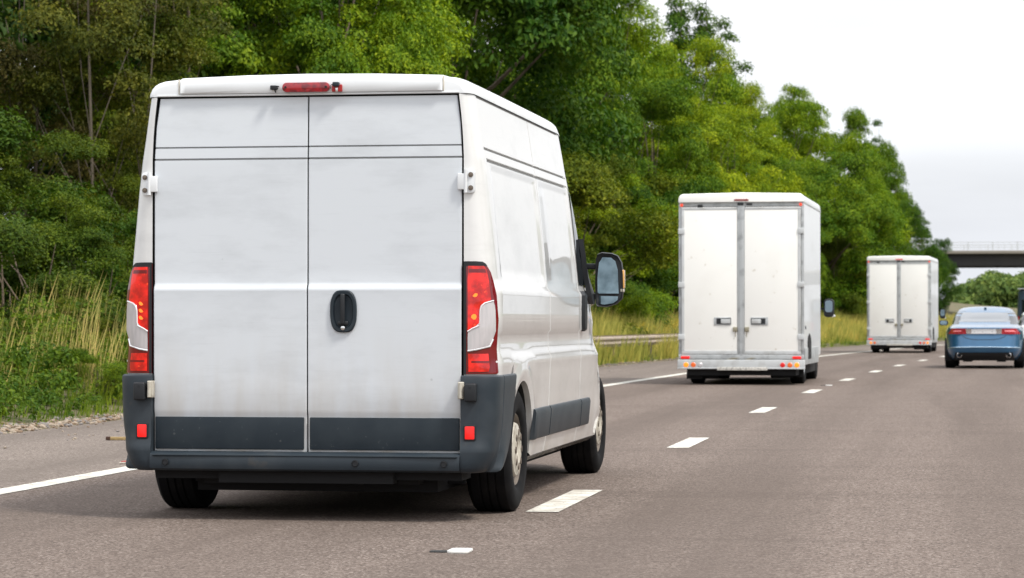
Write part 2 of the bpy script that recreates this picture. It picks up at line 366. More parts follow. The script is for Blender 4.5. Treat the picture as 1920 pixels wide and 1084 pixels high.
ZS = [.34, .5, .9, .93, .98, 1.08, 1.10, 1.30, 1.335, 1.365, 1.46, 1.9, 2.06, 2.2, 2.42]
WS = [1.035, 1.066, 1.083, 1.088, 1.070, 1.068, 1.083, 1.083, 1.083, 1.062, 1.052, 1.008, .988, .964, .932]
OH, WBASE, YF = .92, 4.0, 5.84
def xin(z): return lerp(z, [2.07, 2.25, 2.413], [.895, .887, .868])
def topz(y): return lerp(y, [0, 3.32, 3.55, 3.8, 4.1, 4.45, 4.8, 5.15, 5.45, 5.7, YF], [2.42, 2.42, 2.40, 2.33, 2.15, 1.88, 1.58, 1.30, 1.20, 1.08, .95])
def side_w(y, z):
    W = lerp(z, ZS, WS)
    # stamped window recesses
    def box01(v, a, b, s): return max(0, min(1, (v - a) / s)) * max(0, min(1, (b - v) / s))
    rec = box01(z, 1.40, 2.035, .02) * (box01(y, .30, 1.93, .03) + box01(y, 2.08, 3.33, .03))
    W -= .007 * min(1, rec)
    # flares round the wheels
    for yc in (OH, OH + WBASE):
        d = math.hypot(y - yc, z - .36)
        W += .012 * math.exp(-((d - .50) / .05) ** 2) * (1 if z < .95 else 0)
    if z < .84: W -= .09 * max(0, min(1, (OH - .36 - y) / .04))
    yt = lerp(z, [.5, .82, 1.0, 1.2, 1.5, 2.0, 2.4], [4.45, 4.38, 4.2, 3.98, 3.72, 3.5, 3.38])
    if y > yt: q = y - yt; W -= .145 * q + .10 * q * q
    ry, r_ = .17, W - xin(z)
    if y < ry:
        f = (ry - y) / ry; W = W - r_ * (1 - max(0, 1 - f ** 2.3) ** (1 / 2.3))
    return W
def zmap(y, z):
    tz = topz(y)
    for yc, Rr in ((OH, .445), (OH + WBASE, .455)):
        if abs(y - yc) < Rr:
            bot = .36 + math.sqrt(Rr * Rr - (y - yc) ** 2)
            if z < 1.0: z = bot + (z - .34) / (1.0 - .34) * (1.0 - bot)
    if tz < 2.42 and z > .9: z = .9 + (z - .9) * (tz - .9) / (2.42 - .9)
    return z
KV = 1.036
VAN = empty('panel_van', (-3.541 * KV, 14.554 * KV, CAM_H * (1 - KV))); VAN.scale = (KV, KV, KV)
tag(VAN, 'big white high-roof panel van filling the left foreground, seen from behind', 'van')
zr = [.34, .37, .42, .5, .58, .66, .75, .84, .90, .93, .98, 1.03, 1.08, 1.10, 1.2, 1.3, 1.335, 1.365, 1.40, 1.42, 1.46, 1.6, 1.75, 1.9, 2.0, 2.015, 2.035, 2.050, 2.054, 2.068, 2.072, 2.09, 2.117, 2.120, 2.131, 2.134, 2.2, 2.3, 2.38, 2.408, 2.411, 2.419, 2.42]
yr = [.0, .002, .006, .014, .028, .05, .08, .12, .17, .2, .24, .30, .33, .36]
yr += [OH - .445 + .89 * k / 20 for k in range(21)] + [1.42, 1.6, 1.8, 1.90, 1.93, 1.985, 1.989, 2.009, 2.013, 2.08, 2.11, 2.4, 2.7, 3.0, 3.25, 3.30, 3.33, 3.40, 3.404, 3.422, 3.426, 3.55, 3.7, 3.9, 4.1, 4.3]
yr += [OH + WBASE - .455 + .91 * k / 20 for k in range(21)] + [5.45, 5.6, 5.7, 5.78, YF]
yr = sorted(set(round(v, 4) for v in yr))
def groove(y, z):
    if 1.989 <= y <= 2.009 and z < 2.40: return .010
    if 3.404 <= y <= 3.422 and z < 2.06: return .012
    if .24 <= y <= 3.33 and 2.0535 <= z <= 2.0685: return .014
    if .2 <= y <= 3.4 and 2.1195 <= z <= 2.1315: return .012
    if .2 <= y <= 3.3 and 2.4105 <= z <= 2.4195: return .008
    return 0
body = MB()
for s in (1, -1):
    P = [[(s * (side_w(y, zmap(y, z)) - groove(y, z)), y, zmap(y, z)) for z in zr] for y in yr]
    k0 = len(body.f); body.grid(P)
    m = len(zr)
    for i in range(len(yr) - 1):
        for j in range(m - 1):
            ym, zm = (yr[i] + yr[i + 1]) / 2, (zr[j] + zr[j + 1]) / 2
            if groove(ym, zm): body.m[k0 + i * (m - 1) + j] = 2
            if ym < OH - .30 and zmap(ym, zm) < .80: body.m[k0 + i * (m - 1) + j] = 1
    # door aperture return, arch returns
    body.grid([[(s * xin(z), 0, z) for z in zr], [(s * (xin(z) - .002), .10, z) for z in zr]], 1)
    for i, (y0, y1) in enumerate(((OH - .445, OH + .445), (OH + WBASE - .455, OH + WBASE + .455))):
        yy = [y for y in yr if y0 - .001 <= y <= y1 + .001]
        body.grid([[(s * side_w(y, zmap(y, .34)), y, zmap(y, .34)) for y in yy if i or y > OH - .18], [(s * (side_w(y, zmap(y, .34)) - .035), y, zmap(y, .34) + .004) for y in yy if i or y > OH - .18]], 0)
        body.grid([[(s * (side_w(y, zmap(y, .34)) - .035), y, zmap(y, .34) + .004) for y in yy], [(s * .60, y, zmap(y, .34) + .03) for y in yy]], 1)
        if i == 0:
            y3 = [y for y in yy if y <= OH - .13]; body.grid([[(s * side_w(y, zmap(y, .34)), y, zmap(y, .34) + .001) for y in y3], [(s * (side_w(y, zmap(y, .34)) - .035), y, zmap(y, .34) + .004) for y in y3]], 1)
    body.grid([[(s * side_w(y, .34), y, .34) for y in (OH + .445, 2.2, 3.4, OH + WBASE - .455)], [(s * (side_w(y, .34) - .05), y, .30) for y in (OH + .445, 2.2, 3.4, OH + WBASE - .455)], [(s * .8, y, .30) for y in (OH + .445, 2.2, 3.4, OH + WBASE - .455)]], 0)
# nose
P = [[(x * side_w(YF, zmap(YF, z)), YF + .10 * (1 - x * x) * (1 - abs(z - 1) * .3), zmap(YF, z)) for x in np.linspace(-1, 1, 13)] for z in zr]
body.grid(P)
BODY = body.build('body', [SIDEP, GASKET, SEAMG], VAN, smooth=40)

# roof: own cap with a rounded rear edge
yrr = [0, .004, .014, .035, .07, .12, .17, .25, .6, 1.2, 1.995, 2.0, 2.4, 2.9, 3.2, 3.32, 3.45, 3.6, 3.8, 3.95, 4.1]
rise = [.080, .096, .104, .110, .113, .115, .116, .117, .120, .122, .122, .122, .122, .122, .12, .115, .10, .09, .085, .08, .08]
roof = MB(); P = []; us = [1, 1, .997, .985, .965, .94, .9, .8, .65, .45, .22, 0]
for y, h in zip(yrr, rise):
    row = []
    W = side_w(y, topz(y)) + .006 if y > .17 else .885 + (side_w(.17, 2.42) + .006 - .885) * (1 - (1 - y / .17) ** 2.3) ** (1 / 2.3)
    for s in (-1, 1):
        half = []
        for k, u in enumerate(us):
            v = (1 - u ** 18) ** .5 if k > 1 else (0 if k == 0 else .15)
            half.append((s * W * u, y, topz(y) + .003 + h * (.14 * (1 - u * u) + .86 * v)))
        row += half if s == -1 else half[::-1][1:]
    P.append(row)
roof.grid(P)
k = len(roof.v) - len(yrr) * len(P[0]); roof.f.append(tuple(range(k, k + len(P[0])))); roof.m.append(0)
ROOF = roof.build('roof', PAINT, VAN, smooth=50)
# rear spoiler piece: the proud middle of the roof cap
sp = MB(); P = []
xs_ = [-.735, -.728, -.70, -.35, 0, .4, .74, .768, .775]
for (y, z) in ((.02, 2.435), (-.012, 2.437), (-.018, 2.45), (-.014, 2.50), (-.006, 2.522), (.012, 2.534), (.05, 2.540), (.3, 2.549), (.32, 2.542)):
    P.append([(x, y + (.01 if k in (0, 8) else 0), z + (0 if z < 2.45 else .018 * (1 - (x / .77) ** 2) - .011) - (.016 if k in (0, 8) and z > 2.45 else 0)) for k, x in enumerate(xs_)])
sp.grid(P); sp.build('rear_spoiler', PAINT, VAN, smooth=50)
SEAM = mat('dirty_seam', (.62, .58, .50), .8)
for x in (-.740, .780):
    sm = MB(); sm.box(x - .004, x + .004, -.004, .03, 2.436, 2.520, bev=.002); sm.build('spoiler_seam', SEAM, VAN)
lip = MB(); lip.box(-.868, .868, -.004, .06, 2.424, 2.434, bev=.002); lip.build('door_header', PAINT, VAN)

# windscreen and the front floor to close the shell
ws = MB(); yy = [4.1, 4.45, 4.8, 5.15]
ws.grid([[(u * side_w(y, topz(y)), y + .25 * (1 - u * u) * .3, topz(y) + .08 * (1 - u * u)) for u in np.linspace(-1, 1, 9)] for y in yy])
ws.build('windscreen', GLASSD, VAN)
bn = MB(); yy = [5.15, 5.45, 5.7, YF]
bn.grid([[(u * side_w(y, topz(y)), y, topz(y) + .08 * (1 - u * u) + .02 * 0) for u in np.linspace(-1, 1, 9)] for y in yy])
bn.build('bonnet', PAINT, VAN)
ub = MB(); ub.box(-.70, .70, .25, 5.6, .19, .45); ub.box(-.88, .88, .02, .3, .27, .45); ub.box(-.893, .893, .045, .09, .32, 2.0); ub.box(-.866, .866, .045, .09, 2.0, 2.44); ub.box(-.5, .5, -.02, .3, .25, .33)
ub.box(-.98, .98, 1.45, 4.3, .32, .5); ub.tube([(-.9, OH, .34), (.9, OH, .34)], .05); ub.box(-.62, -.5, .1, 4.4, .24, .3); ub.box(.5, .62, .1, 4.4, .24, .3)
ub.tube([(.3, .02, .27), (.3, 2.4, .26)], .03); ub.tube([(-.9, OH + WBASE, .33), (.9, OH + WBASE, .33)], .05)
for s in (-1, 1): ub.box(s * .70 - .1, s * .70 + .1, .55, .58, .22, .5)
ub.box(.02, .14, .02, .05, .285, .31); ub.box(.22, .32, .02, .05, .285, .31)
ub.build('underbody', DARK, VAN)

# rear doors
def door_y(z):
    y = lerp(z, [.42, .62, .66, 1.30, 1.332, 1.345, 1.362, 1.375, 2.05, 2.42], [.0, -.002, -.012, -.016, -.018, -.013, -.002, 0, 0, .016])
    if 2.0635 <= z <= 2.0725 or 2.1315 <= z <= 2.1385: y += .012
    return y
dz = [.425, .43, .5, .62, .625, .64, .66, .8, 1.0, 1.2, 1.30, 1.325, 1.332, 1.345, 1.362, 1.375, 1.45, 1.7, 2.0, 2.055, 2.062, 2.064, 2.072, 2.074, 2.09, 2.12, 2.130, 2.132, 2.138, 2.140, 2.16, 2.25, 2.35, 2.405, 2.413]
def edge_x(s, z): return s * lerp(z, [.425, 2.07, 2.25, 2.413], [.882, .884, .876, .856])
def rear_door(s, name):
    d = MB(); P = []
    for z in dz:
        e0 = .0085 if s > 0 else .0025; x1 = edge_x(s, z)
        xs2 = [(e0 if s > 0 else .0035)] 
        a = .0095 if s > 0 else .0035; b = x1
        fr = [0, .002, .006, .010, .05, .25, .5, .75, .95, .986, .994, .998, 1]
        row = []
        for f in fr:
            x = a + (b - a) * f; dd = min(f, 1 - f) * .88
            row.append((x, door_y(z) + (.006 * (1 - min(1, dd / .006)) ** 2), z))
        P.append(row)
    k0 = len(d.f); d.grid(P); m = len(P[0])
    for i in range(len(dz) - 1):
        zm = (dz[i] + dz[i + 1]) / 2
        if 2.0635 < zm < 2.0725 or 2.1315 < zm < 2.1385:
            for j in range(m - 1): d.m[k0 + i * (m - 1) + j] = 2
    # returns
    for row in ([p[0] for p in P], [p[-1] for p in P]): d.grid([row, [(p[0], .045, p[2]) for p in row]], 1)
    for row in (P[0], P[-1]): d.grid([row, [(p[0], .045, p[2]) for p in row]], 1)
    o = d.build(name, [DOORP, GASKET, SEAMG], VAN, smooth=35)
    t_ = MB(); xa, xb = sorted((.022 if s > 0 else -.012, s * .872)); t_.box(xa, xb, -.016, -.003, .437, .618, bev=.004)
    t_.build('door_trim', SLATE, o)
    return o
DL = rear_door(-1, 'rear_door'); DR = rear_door(1, 'rear_door')
# handle with recess, grip and lock
h = MB(); cx, cz = .216, 1.211
def ring(w2, h2, bulge=.012, n=48):
    p = []
    for k in range(n):
        a = 2 * math.pi * k / n; ca, sa = math.cos(a), math.sin(a); ex = 2 / 3.6
        z = h2 * math.copysign(abs(sa) ** ex, sa); ww = w2 + bulge * (1 - (z / h2) ** 2) - bulge
        p.append((cx + ww * math.copysign(abs(ca) ** ex, ca), cz + z))
    return p
def ringrow(w2, h2, y): return [(x, y, z) for x, z in ring(w2, h2)]
h.grid([ringrow(.076, .118, -.015), ringrow(.076, .118, -.026), ringrow(.070, .112, -.032), ringrow(.058, .096, -.031), ringrow(.052, .088, -.020), ringrow(.045, .08, -.019)], close=True)
k = len(h.v) - 48; h.f.append(tuple(range(k, k + 48))); h.m.append(0)
hp = h.build('door_handle', SLATE, DR)
gmb = MB(); gmb.box(cx - .013, cx + .013, -.052, -.030, cz - .075, cz + .098, bev=.009); gmb.box(cx - .03, cx + .03, -.040, -.024, cz - .078, cz - .055, bev=.006)
gmb.build('grip', BLACKP, hp)
lk = MB(); lk.lathe([(.012, -.032), (.012, -.037), (.009, -.039), (.0, -.039)], (cx, 0, cz - .094), 'y', 20); lk.build('lock', CHROME, hp)
# hinges
for s, door in ((-1, DL), (1, DR)):
    hg = MB(); y_ = -.010
    xa, xb = sorted((s * .903, s * .957))
    hg.prism(rrect(xa, xb, 1.866, 1.996, .018), -.012, .03)
    hg.build('hinge', PAINT, VAN, bev=.004)
    hh = MB(); xa, xb = sorted((s * .862, s * .915)); hh.box(xa, xb, -.026, -.001, 1.885, 1.975, bev=.004)
    hh.tube([(s * .908, -.020, 1.868), (s * .908, -.020, 1.995)], .010, 12); hh.build('hinge_leaf', PAINT, VAN)
    for z in (1.895, 1.968):
        b_ = MB(); b_.lathe([(.014, -.011), (.014, -.018), (.009, -.018), (.007, -.022), (0, -.022)], (s * .936, 0, z), 'y', 16); b_.build('hinge_bolt', STEEL, VAN)
    lh = MB(); xa, xb = sorted((s * .872, s * .905)); lh.box(xa, xb, -.07, -.02, .725, .82, bev=.005); lh.tube([(s * .89, -.075, .73), (s * .89, -.075, .815)], .011, 12)
    lh.build('lower_hinge', HUBW, VAN)
    bl = MB(); xa, xb = sorted((s * .912, s * .978)); bl.box(xa, xb, -.095, -.03, .712, .812, bev=.009)
    bl.lathe([(.007, -.096), (.005, -.0965), (.004, -.09)], (s * .945, 0, .79), 'y', 12); bl.build('door_stop', BLACKP, VAN)

# tail lamps: patches laid on the corner surface
def corner_pt(s, u, z, off):
    """u in 0..1 runs from the door edge round the corner onto the side"""
    th = u * R(100); W = lerp(z, ZS, WS) if z < 1.30 else lerp(z, [1.30, 1.5], [1.083, 1.058])
    ry, r_ = .17, W - .895
    if u < .9:
        a = u / .9 * R(90); ex = 2 / 2.3
        x = .895 + r_ * math.sin(a) ** ex; y = ry * (1 - max(0, math.cos(a)) ** ex); nx, ny = math.sin(a), -math.cos(a)
    else: x, y, nx, ny = W, ry + (u - .9) * .5, 1, 0
    return (s * (x + nx * off), y + ny * off, z)
def lamp_patch(name, mt, parent, s, rows, off, thick=True, n=14):
    m_ = MB(); P = [[corner_pt(s, a + (b - a) * k / n, z, off) for k in range(n + 1)] for z, a, b in rows]
    m_.grid(P)
    if thick:
        inn = lambda a, z: corner_pt(s, a, z, off - .012)
        m_.grid([[p[0] for p in P], [inn(a, z) for z, a, b in rows]]); m_.grid([[p[-1] for p in P], [inn(b, z) for z, a, b in rows]])
        for idx in (0, -1):
            z, a, b = rows[idx]; m_.grid([P[idx], [inn(a + (b - a) * k / n, z) for k in range(n + 1)]])
    return m_.build(name, mt, parent)
for s in (-1, 1):
    base = lamp_patch('tail_lamp', REDD, VAN, s, [(.862, .0, .62), (.87, .0, .66), (1.0, .0, .67), (1.16, .0, .66), (1.30, .0, .60), (1.38, .0, .55), (1.43, .0, .50), (1.465, .0, .42), (1.482, .0, .32), (1.484, 0, .1), (1.478, .0, .02)], .008, n=18)
    lamp_patch('lamp_surround', BLACKP, base, s, [(.860, -.0, .03), (1.2, -.0, .03), (1.478, .0, .03)], .0105, False, 3)
    lamp_patch('lamp_surround', BLACKP, base, s, [(1.462, .0, .43), (1.474, .0, .40), (1.486, .0, .33), (1.488, 0, .2)], .010, False, 10)
    lamp_patch('red_lens', REDB, base, s, [(1.10, .05, .19), (1.13, .05, .225), (1.22, .05, .23), (1.245, .05, .25), (1.262, .05, .36), (1.275, .05, .45), (1.38, .05, .43), (1.44, .06, .40), (1.462, .06, .35)], .012, False)
    lamp_patch('red_lens', REDB, base, s, [(.875, .06, .40), (.90, .06, .42), (.975, .06, .42)], .012, False)
    lamp_patch('clear_lens', CLEAR, base, s, [(.992, .055, .10), (1.0, .055, .20), (1.02, .055, .48), (1.06, .055, .545), (1.10, .055, .555), (1.125, .16, .555), (1.15, .235, .555), (1.215, .24, .545), (1.24, .26, .53), (1.258, .33, .51), (1.268, .45, .50)], .0135, False)
    lamp_patch('lens_band', REDD, base, s, [(1.425, .07, .38), (1.445, .07, .37)], .0128, False)
    lamp_patch('lens_band', REDD, base, s, [(.925, .10, .40), (.935, .10, .40)], .0128, False)
    # bright bezel rims of the clear lens
    for pts in ([(1.098, .05), (1.115, .12), (1.13, .22), (1.15, .235), (1.215, .24), (1.24, .26), (1.256, .32), (1.267, .45), (1.269, .50)], [(.990, .052), (.998, .2), (1.016, .46), (1.055, .54)]):
        t_ = MB(); t_.tube([corner_pt(s, u, z, .014) for z, u in pts], .0045, 6); t_.build('lens_bezel', CHR2, base)
    for z in ((1.30,) if s > 0 else (1.255, 1.215, 1.175)):
        lamp_patch('bulb_glow', AMB, base, s, [(z - .010, .14, .17), (z - .005, .12, .19), (z + .004, .14, .20), (z + .010, .16, .19)], .0135, False, 4)
    if s > 0: lamp_patch('bulb_glow', AMB, base, s, [(1.165, .13, .16), (1.175, .1, .18), (1.185, .1, .18), (1.195, .13, .16)], .0135, False, 4)

# bumper: step bar and wrap-round corners
def bump_path(u, z, off=0):
    """u 0..1 from the door edge round to the arch"""
    W = lerp(z, [.32, .42, .6, .855], [1.02, 1.06, 1.085, 1.094]); yf = -.045 - .025 * lerp(z, [.34, .44, .5, .855], [1, 1, .3, 0])
    arch_end = lerp(z, [.32, .40, .5, .62, .75, .855], [.14, .31, .43, .51, .58, .62])
    if u < .22: x, y = .885 + (W - .13 - .885) * u / .22, yf + .004 * u
    elif u < .55:
        a = (u - .22) / .33 * R(90); x = W - .13 + .13 * math.sin(a) ** .9; y = yf + .15 * (1 - math.cos(a) ** .9)
    else:
        f = (u - .55) / .45; y = yf + .15 + (arch_end - yf - .15) * f; x = W + max(0, 1.088 - W) * min(1, f * 2.5) + .006 * math.sin(f * math.pi)
    return x, y
uz = [.315, .325, .345, .38, .425, .438, .46, .5, .56, .62, .70, .78, .835, .848, .855]
def shrink(z): return lerp(z, [.315, .325, .345, .41, .835, .848, .855], [.03, .012, .002, 0, 0, .003, .012])
uu = list(np.linspace(0, .6, 19)) + [.605, .613, .618] + list(np.linspace(.65, 1, 8))
for s in (-1, 1):
    c_ = MB(); P = []
    for z in uz:
        row = []
        for u in uu:
            x, y = bump_path(u, z); g_ = shrink(z) + (.012 if .604 < u < .614 else 0); 
            nx, ny = (0, -1) if u < .22 else ((math.sin((u - .22) / .33 * R(90)), -math.cos((u - .22) / .33 * R(90))) if u < .55 else (1, 0))
            row.append((s * (x - nx * g_), y - ny * g_, z))
        P.append(row)
    c_.grid(P)
    c_.grid([P[-1], [(s * .9 if abs(p[0]) < .95 else p[0] * .94, max(p[1], .02), p[2]) for p in P[-1]]])
    c_.grid([P[0], [(s * .9, max(.02, p[1]), p[2]) for p in P[0]]])
    c_.grid([[r_[-1] for r_ in P], [(r_[-1][0] - s * .06, r_[-1][1], r_[-1][2]) for r_ in P]])
    c_.grid([[r_[0] for r_ in P], [(r_[0][0], .03, r_[0][2]) for r_ in P]])
    co = c_.build('bumper_corner', SLATE2, VAN, smooth=35)
    fr = MB(); xa, xb = sorted((s * .903, s * .972)); fr.prism(rrect(xa, xb, .493, .583, .01), -.058, -.03); fr.build('reflector_frame', BLACKP, co, bev=.003)
    rf = MB(); xa, xb = sorted((s * .911, s * .964)); rf.prism(rrect(xa, xb, .503, .574, .006), -.0615, -.04); rf.build('reflector', REFL, co, bev=.002)
b_ = MB(); P = []
for x in [-.885, -.884, -.5, 0, .5, .884, .885]:
    P.append([(x, y - .012 * (1 - (x / .9) ** 2), z) for y, z in ((.03, .424), (-.03, .424), (-.062, .420), (-.076, .410), (-.082, .385), (-.084, .352), (-.078, .330), (-.06, .318), (0, .315))])
b_.grid(P)
BUMP = b_.build('bumper_step', SLATE2, VAN, smooth=40)
rib = MB(); rib.box(-.87, .87, -.094, -.078, .402, .408, bev=.002); rib.build('step_rib', SLATE, BUMP)
for x in (-.79, .30, .80):
    r_ = MB(); r_.lathe([(.019, -.100), (.019, -.094)], (x, 0, .367), 'y', 20); r_.lathe([(.019, -.1), (.015, -.102), (.014, -.098), (0, -.098)], (x, .002, .367), 'y', 20)
    r_.build('parking_sensor', BLACKP, BUMP)

# side rubbing strips (three pieces a side), with a lighter bevelled top
for s in (-1, 1):
    for (a, b) in ((1.32, 1.985), (2.013, 3.404), (3.426, 3.86)):
        m_ = MB(); ys2 = list(np.linspace(a, b, 8)); P = []
        for z, off in ((.435, .0), (.440, .016), (.452, .020), (.60, .020), (.622, .012), (.626, 0)):
            P.append([(s * (side_w(y, z) + off), y + (.015 * (.626 - z) / .19 * 3 if a < 1.4 and y == a else 0), z) for y in ys2])
        m_.grid(P)
        for idx in (0, -1): m_.grid([[r_[idx] for r_ in P], [(s * side_w(ys2[idx], r_[0][2]), ys2[idx], r_[0][2]) for r_ in P]])
        m_.build('side_trim', SLATE2, VAN)
    # bright belt moulding lines are the shell's own ledge; front door glass and handle
    m_ = MB(); yy = list(np.linspace(3.47, 4.35, 12)); P = []
    for z in np.linspace(1.40, 2.03, 8):
        P.append([(s * (side_w(y, zmap(y, z)) + .004), y, min(z, topz(y) - .12)) for y in yy])
    m_.grid(P); m_.build('side_window', GLASSD, VAN)
    m_ = MB(); P = []
    for z, wd in ((1.085, .02), (1.10, .06), (1.15, .085), (1.25, .09), (1.33, .075), (1.36, .04)):
        yc = 3.53; P.append([(s * (side_w(yc, z) + (.0 if k in (0, 6) else .022)), yc - wd + wd * 2 * k / 6, z) for k in range(7)])
    m_.grid(P); m_.build('cab_door_handle', BLACKP, VAN)

# wheels
def wheel(parent, x, y, z, rad, width, s, rim_r, hub=True, spokes=False):
    t_ = MB(); h2 = width / 2
    t_.lathe([(rim_r * 1.0, s * -h2 * .8), (rim_r + .02, s * -h2), (rad - .05, -s * h2 * 1.04), (rad - .015, -s * h2 * .92), (rad, -s * h2 * .78), (rad + .001, -s * h2 * .40), (rad - .008, -s * h2 * .38), (rad - .008, -s * h2 * .33), (rad + .001, -s * h2 * .31),
              (rad + .002, -s * h2 * .05), (rad - .008, -s * h2 * .03), (rad - .008, s * h2 * .03), (rad + .002, s * h2 * .05), (rad + .001, s * h2 * .31), (rad - .008, s * h2 * .33), (rad - .008, s * h2 * .38), (rad + .001, s * h2 * .40), (rad, s * h2 * .78), (rad - .015, s * h2 * .92), (rad - .05, s * h2 * 1.04), (rim_r + .035, s * h2 * 1.02), (rim_r + .015, s * h2 * .96), (rim_r, s * h2 * .82)], (0, 0, 0), 'x', 56)
    t = t_.build('wheel', RUB, parent, loc=(x, y, z))
    r_ = MB(); r_.lathe([(rim_r + .002, s * h2 * .80), (rim_r - .008, s * h2 * .88), (rim_r - .02, s * h2 * .7), (rim_r - .04, s * h2 * .35), (rim_r * .62, s * h2 * .30), (rim_r * .52, s * h2 * .45), (.01, s * h2 * .45)], (0, 0, 0), 'x', 48)
    r_.lathe([(rim_r, -s * h2 * .8), (rim_r * .5, -s * h2 * .3), (.01, -s * h2 * .3)], (0, 0, 0), 'x', 24)
    r_.build('rim', STEEL if hub else CHROME, t)
    if hub:
        c_ = MB(); R0 = rim_r * .74
        c_.lathe([(R0, s * h2 * .55), (R0, s * h2 * .80), (R0 * .95, s * h2 * .92), (R0 * .80, s * h2 * .96), (R0 * .74, s * h2 * 1.0), (R0 * .5, s * h2 * 1.02), (R0 * .42, s * h2 * .94), (R0 * .28, s * h2 * .94), (R0 * .22, s * h2 * .88), (0.001, s * h2 * .88)], (0, 0, 0), 'x', 48)
        c_.build('hub_cap', HUBW, t)
        for k in range(8):
            a = 2 * math.pi * k / 8; b_ = MB(); b_.lathe([(.022, s * h2 * .98), (.020, s * h2 * 1.045), (.0, s * h2 * 1.045)], (0, R0 * .62 * math.cos(a), R0 * .62 * math.sin(a)), 'x', 12); b_.build('hub_boss', STEEL, t)
    return t
for x, s in ((-.94, -1), (.925, 1)):
    for y in (OH, OH + WBASE): wheel(VAN, x - s * (.035 if y > 2 else 0), y, (.362 * KV - CAM_H * (1 - KV)) / KV, .362, .255, s, .215)

# brake lamp and cameras in the roof cap
bl = MB(); bl.prism(rrect(-.135, .138, 2.437, 2.492, .026), -.034, .0); B_ = bl.build('brake_lamp', mat('brake_lamp_red', (.36, .006, .014), .15, coat=1, noise=[(25, (.16, .003, .01), .45, .6, 3)]), VAN, bev=.005)
for x in (-.115, .117):
    sc_ = MB(); sc_.lathe([(.007, -.0345), (.006, -.036), (0, -.035)], (x, 0, 2.465), 'y', 12); sc_.build('screw', GASKET, B_)
cm = MB(); cm.box(-.20, -.165, -.05, -.015, 2.452, 2.476, bev=.004); cm.box(-.17, -.155, -.048, -.02, 2.468, 2.474); cm.lathe([(.008, -.052), (.006, -.053), (0, -.053)], (-.16, 0, 2.458), 'y', 12); cm.tube([(-.178, -.03, 2.455), (-.172, -.028, 2.437)], .004)
cm.build('rear_camera', BLACKP, VAN)
cm = MB(); cm.box(.15, .208, -.03, -.012, 2.437, 2.478, bev=.004); c2 = cm.build('camera_bracket', mat('bracket_red', (.38, .02, .02), .4), VAN)
cm = MB(); cm.box(.158, .195, -.055, -.02, 2.465, 2.49, bev=.006); cm.tube([(.158, -.03, 2.48), (.145, -.03, 2.475), (.142, -.025, 2.455)], .002, 6); cm.build('reversing_camera', SLATE, VAN)
cm = MB(); cm.box(.172, .186, -.035, -.028, 2.437, 2.46, bev=.002); cm.build('bracket_gap', CHROME, c2)

# door mirrors
for s in (1, -1):
    mx_, my = 1.215, 3.92; n0 = len(VAN.children)
    hd = MB(); P = []
    prof = [(-.093, 1.215), (-.085, 1.20), (-.02, 1.195), (.05, 1.215), (.088, 1.25), (.097, 1.32), (.095, 1.42), (.085, 1.50), (.06, 1.545), (.02, 1.562), (-.05, 1.568), (-.082, 1.555), (-.094, 1.52), (-.098, 1.35)]
    cxm, czm = 0, 1.38; MZ = .062
    for y, k in ((-.02, .96), (-.028, 1.0), (.0, 1.03), (.05, 1.0), (.09, .85), (.12, .5)):
        P.append([(s * (mx_ + x * k), my + y, czm + (z - czm) * k) for x, z in prof])
    hd.grid(P, close=True); hd.f.append(tuple(range(len(prof)))); hd.m.append(0); n_ = len(hd.v); hd.f.append(tuple(range(n_ - len(prof), n_))); hd.m.append(0)
    HD = hd.build('door_mirror', BLACKP, VAN, smooth=50)
    def pane(pts, nm, y):
        g_ = MB(); g_.add([(s * (mx_ + x), y, z) for x, z in pts], [tuple(range(len(pts)))]); return g_.build(nm, MIRROR, HD, smooth=0)
    pane([(-.080, 1.285), (-.081, 1.40), (-.070, 1.50), (-.045, 1.538), (.015, 1.535), (.045, 1.51), (.062, 1.45), (.068, 1.285)], 'mirror_glass', my - .030)
    pane([(-.072, 1.268), (.064, 1.265), (.060, 1.24), (.03, 1.218), (-.03, 1.208), (-.066, 1.212)], 'wide_angle_glass', my - .030)
    am = MB(); am.box(*sorted((s * (mx_ + .086), s * (mx_ + .105))), my - .018, my + .05, 1.32, 1.45, bev=.006); am.build('side_indicator', mat('indicator_amber', (.72, .38, .10), .2, coat=1), HD)
    am = MB(); am.box(*sorted((s * (mx_ + .078), s * (mx_ + .10))), my - .022, my + .06, 1.295, 1.318, bev=.005); am.build('indicator_base', HUBW, HD)
    wx = side_w(3.85, 1.45)
    for z in (1.475, 1.265):
        ar = MB(); ar.box(*sorted((s * (wx - .03), s * (mx_ - .07))), my - .01, my + .05, z - .02, z + .02, bev=.008); ar.build('mirror_arm', BLACKP, VAN)
    tri = MB(); P = []
    for z, a, b in ((1.21, 3.80, 3.86), (1.26, 3.72, 4.0), (1.4, 3.70, 4.02), (1.55, 3.70, 3.95), (1.66, 3.72, 3.80)):
        P.append([(s * (side_w(y, z) + o_), y, z) for y, o_ in ((a, .0), (a, .035), (b, .035), (b, 0))])
    tri.grid(P); tri.build('mirror_mount', BLACKP, VAN)
    for ch in VAN.children:
        if ch.name.split('.')[0] in ('door_mirror', 'mirror_arm', 'mirror_mount'): ch.location.z = MZ
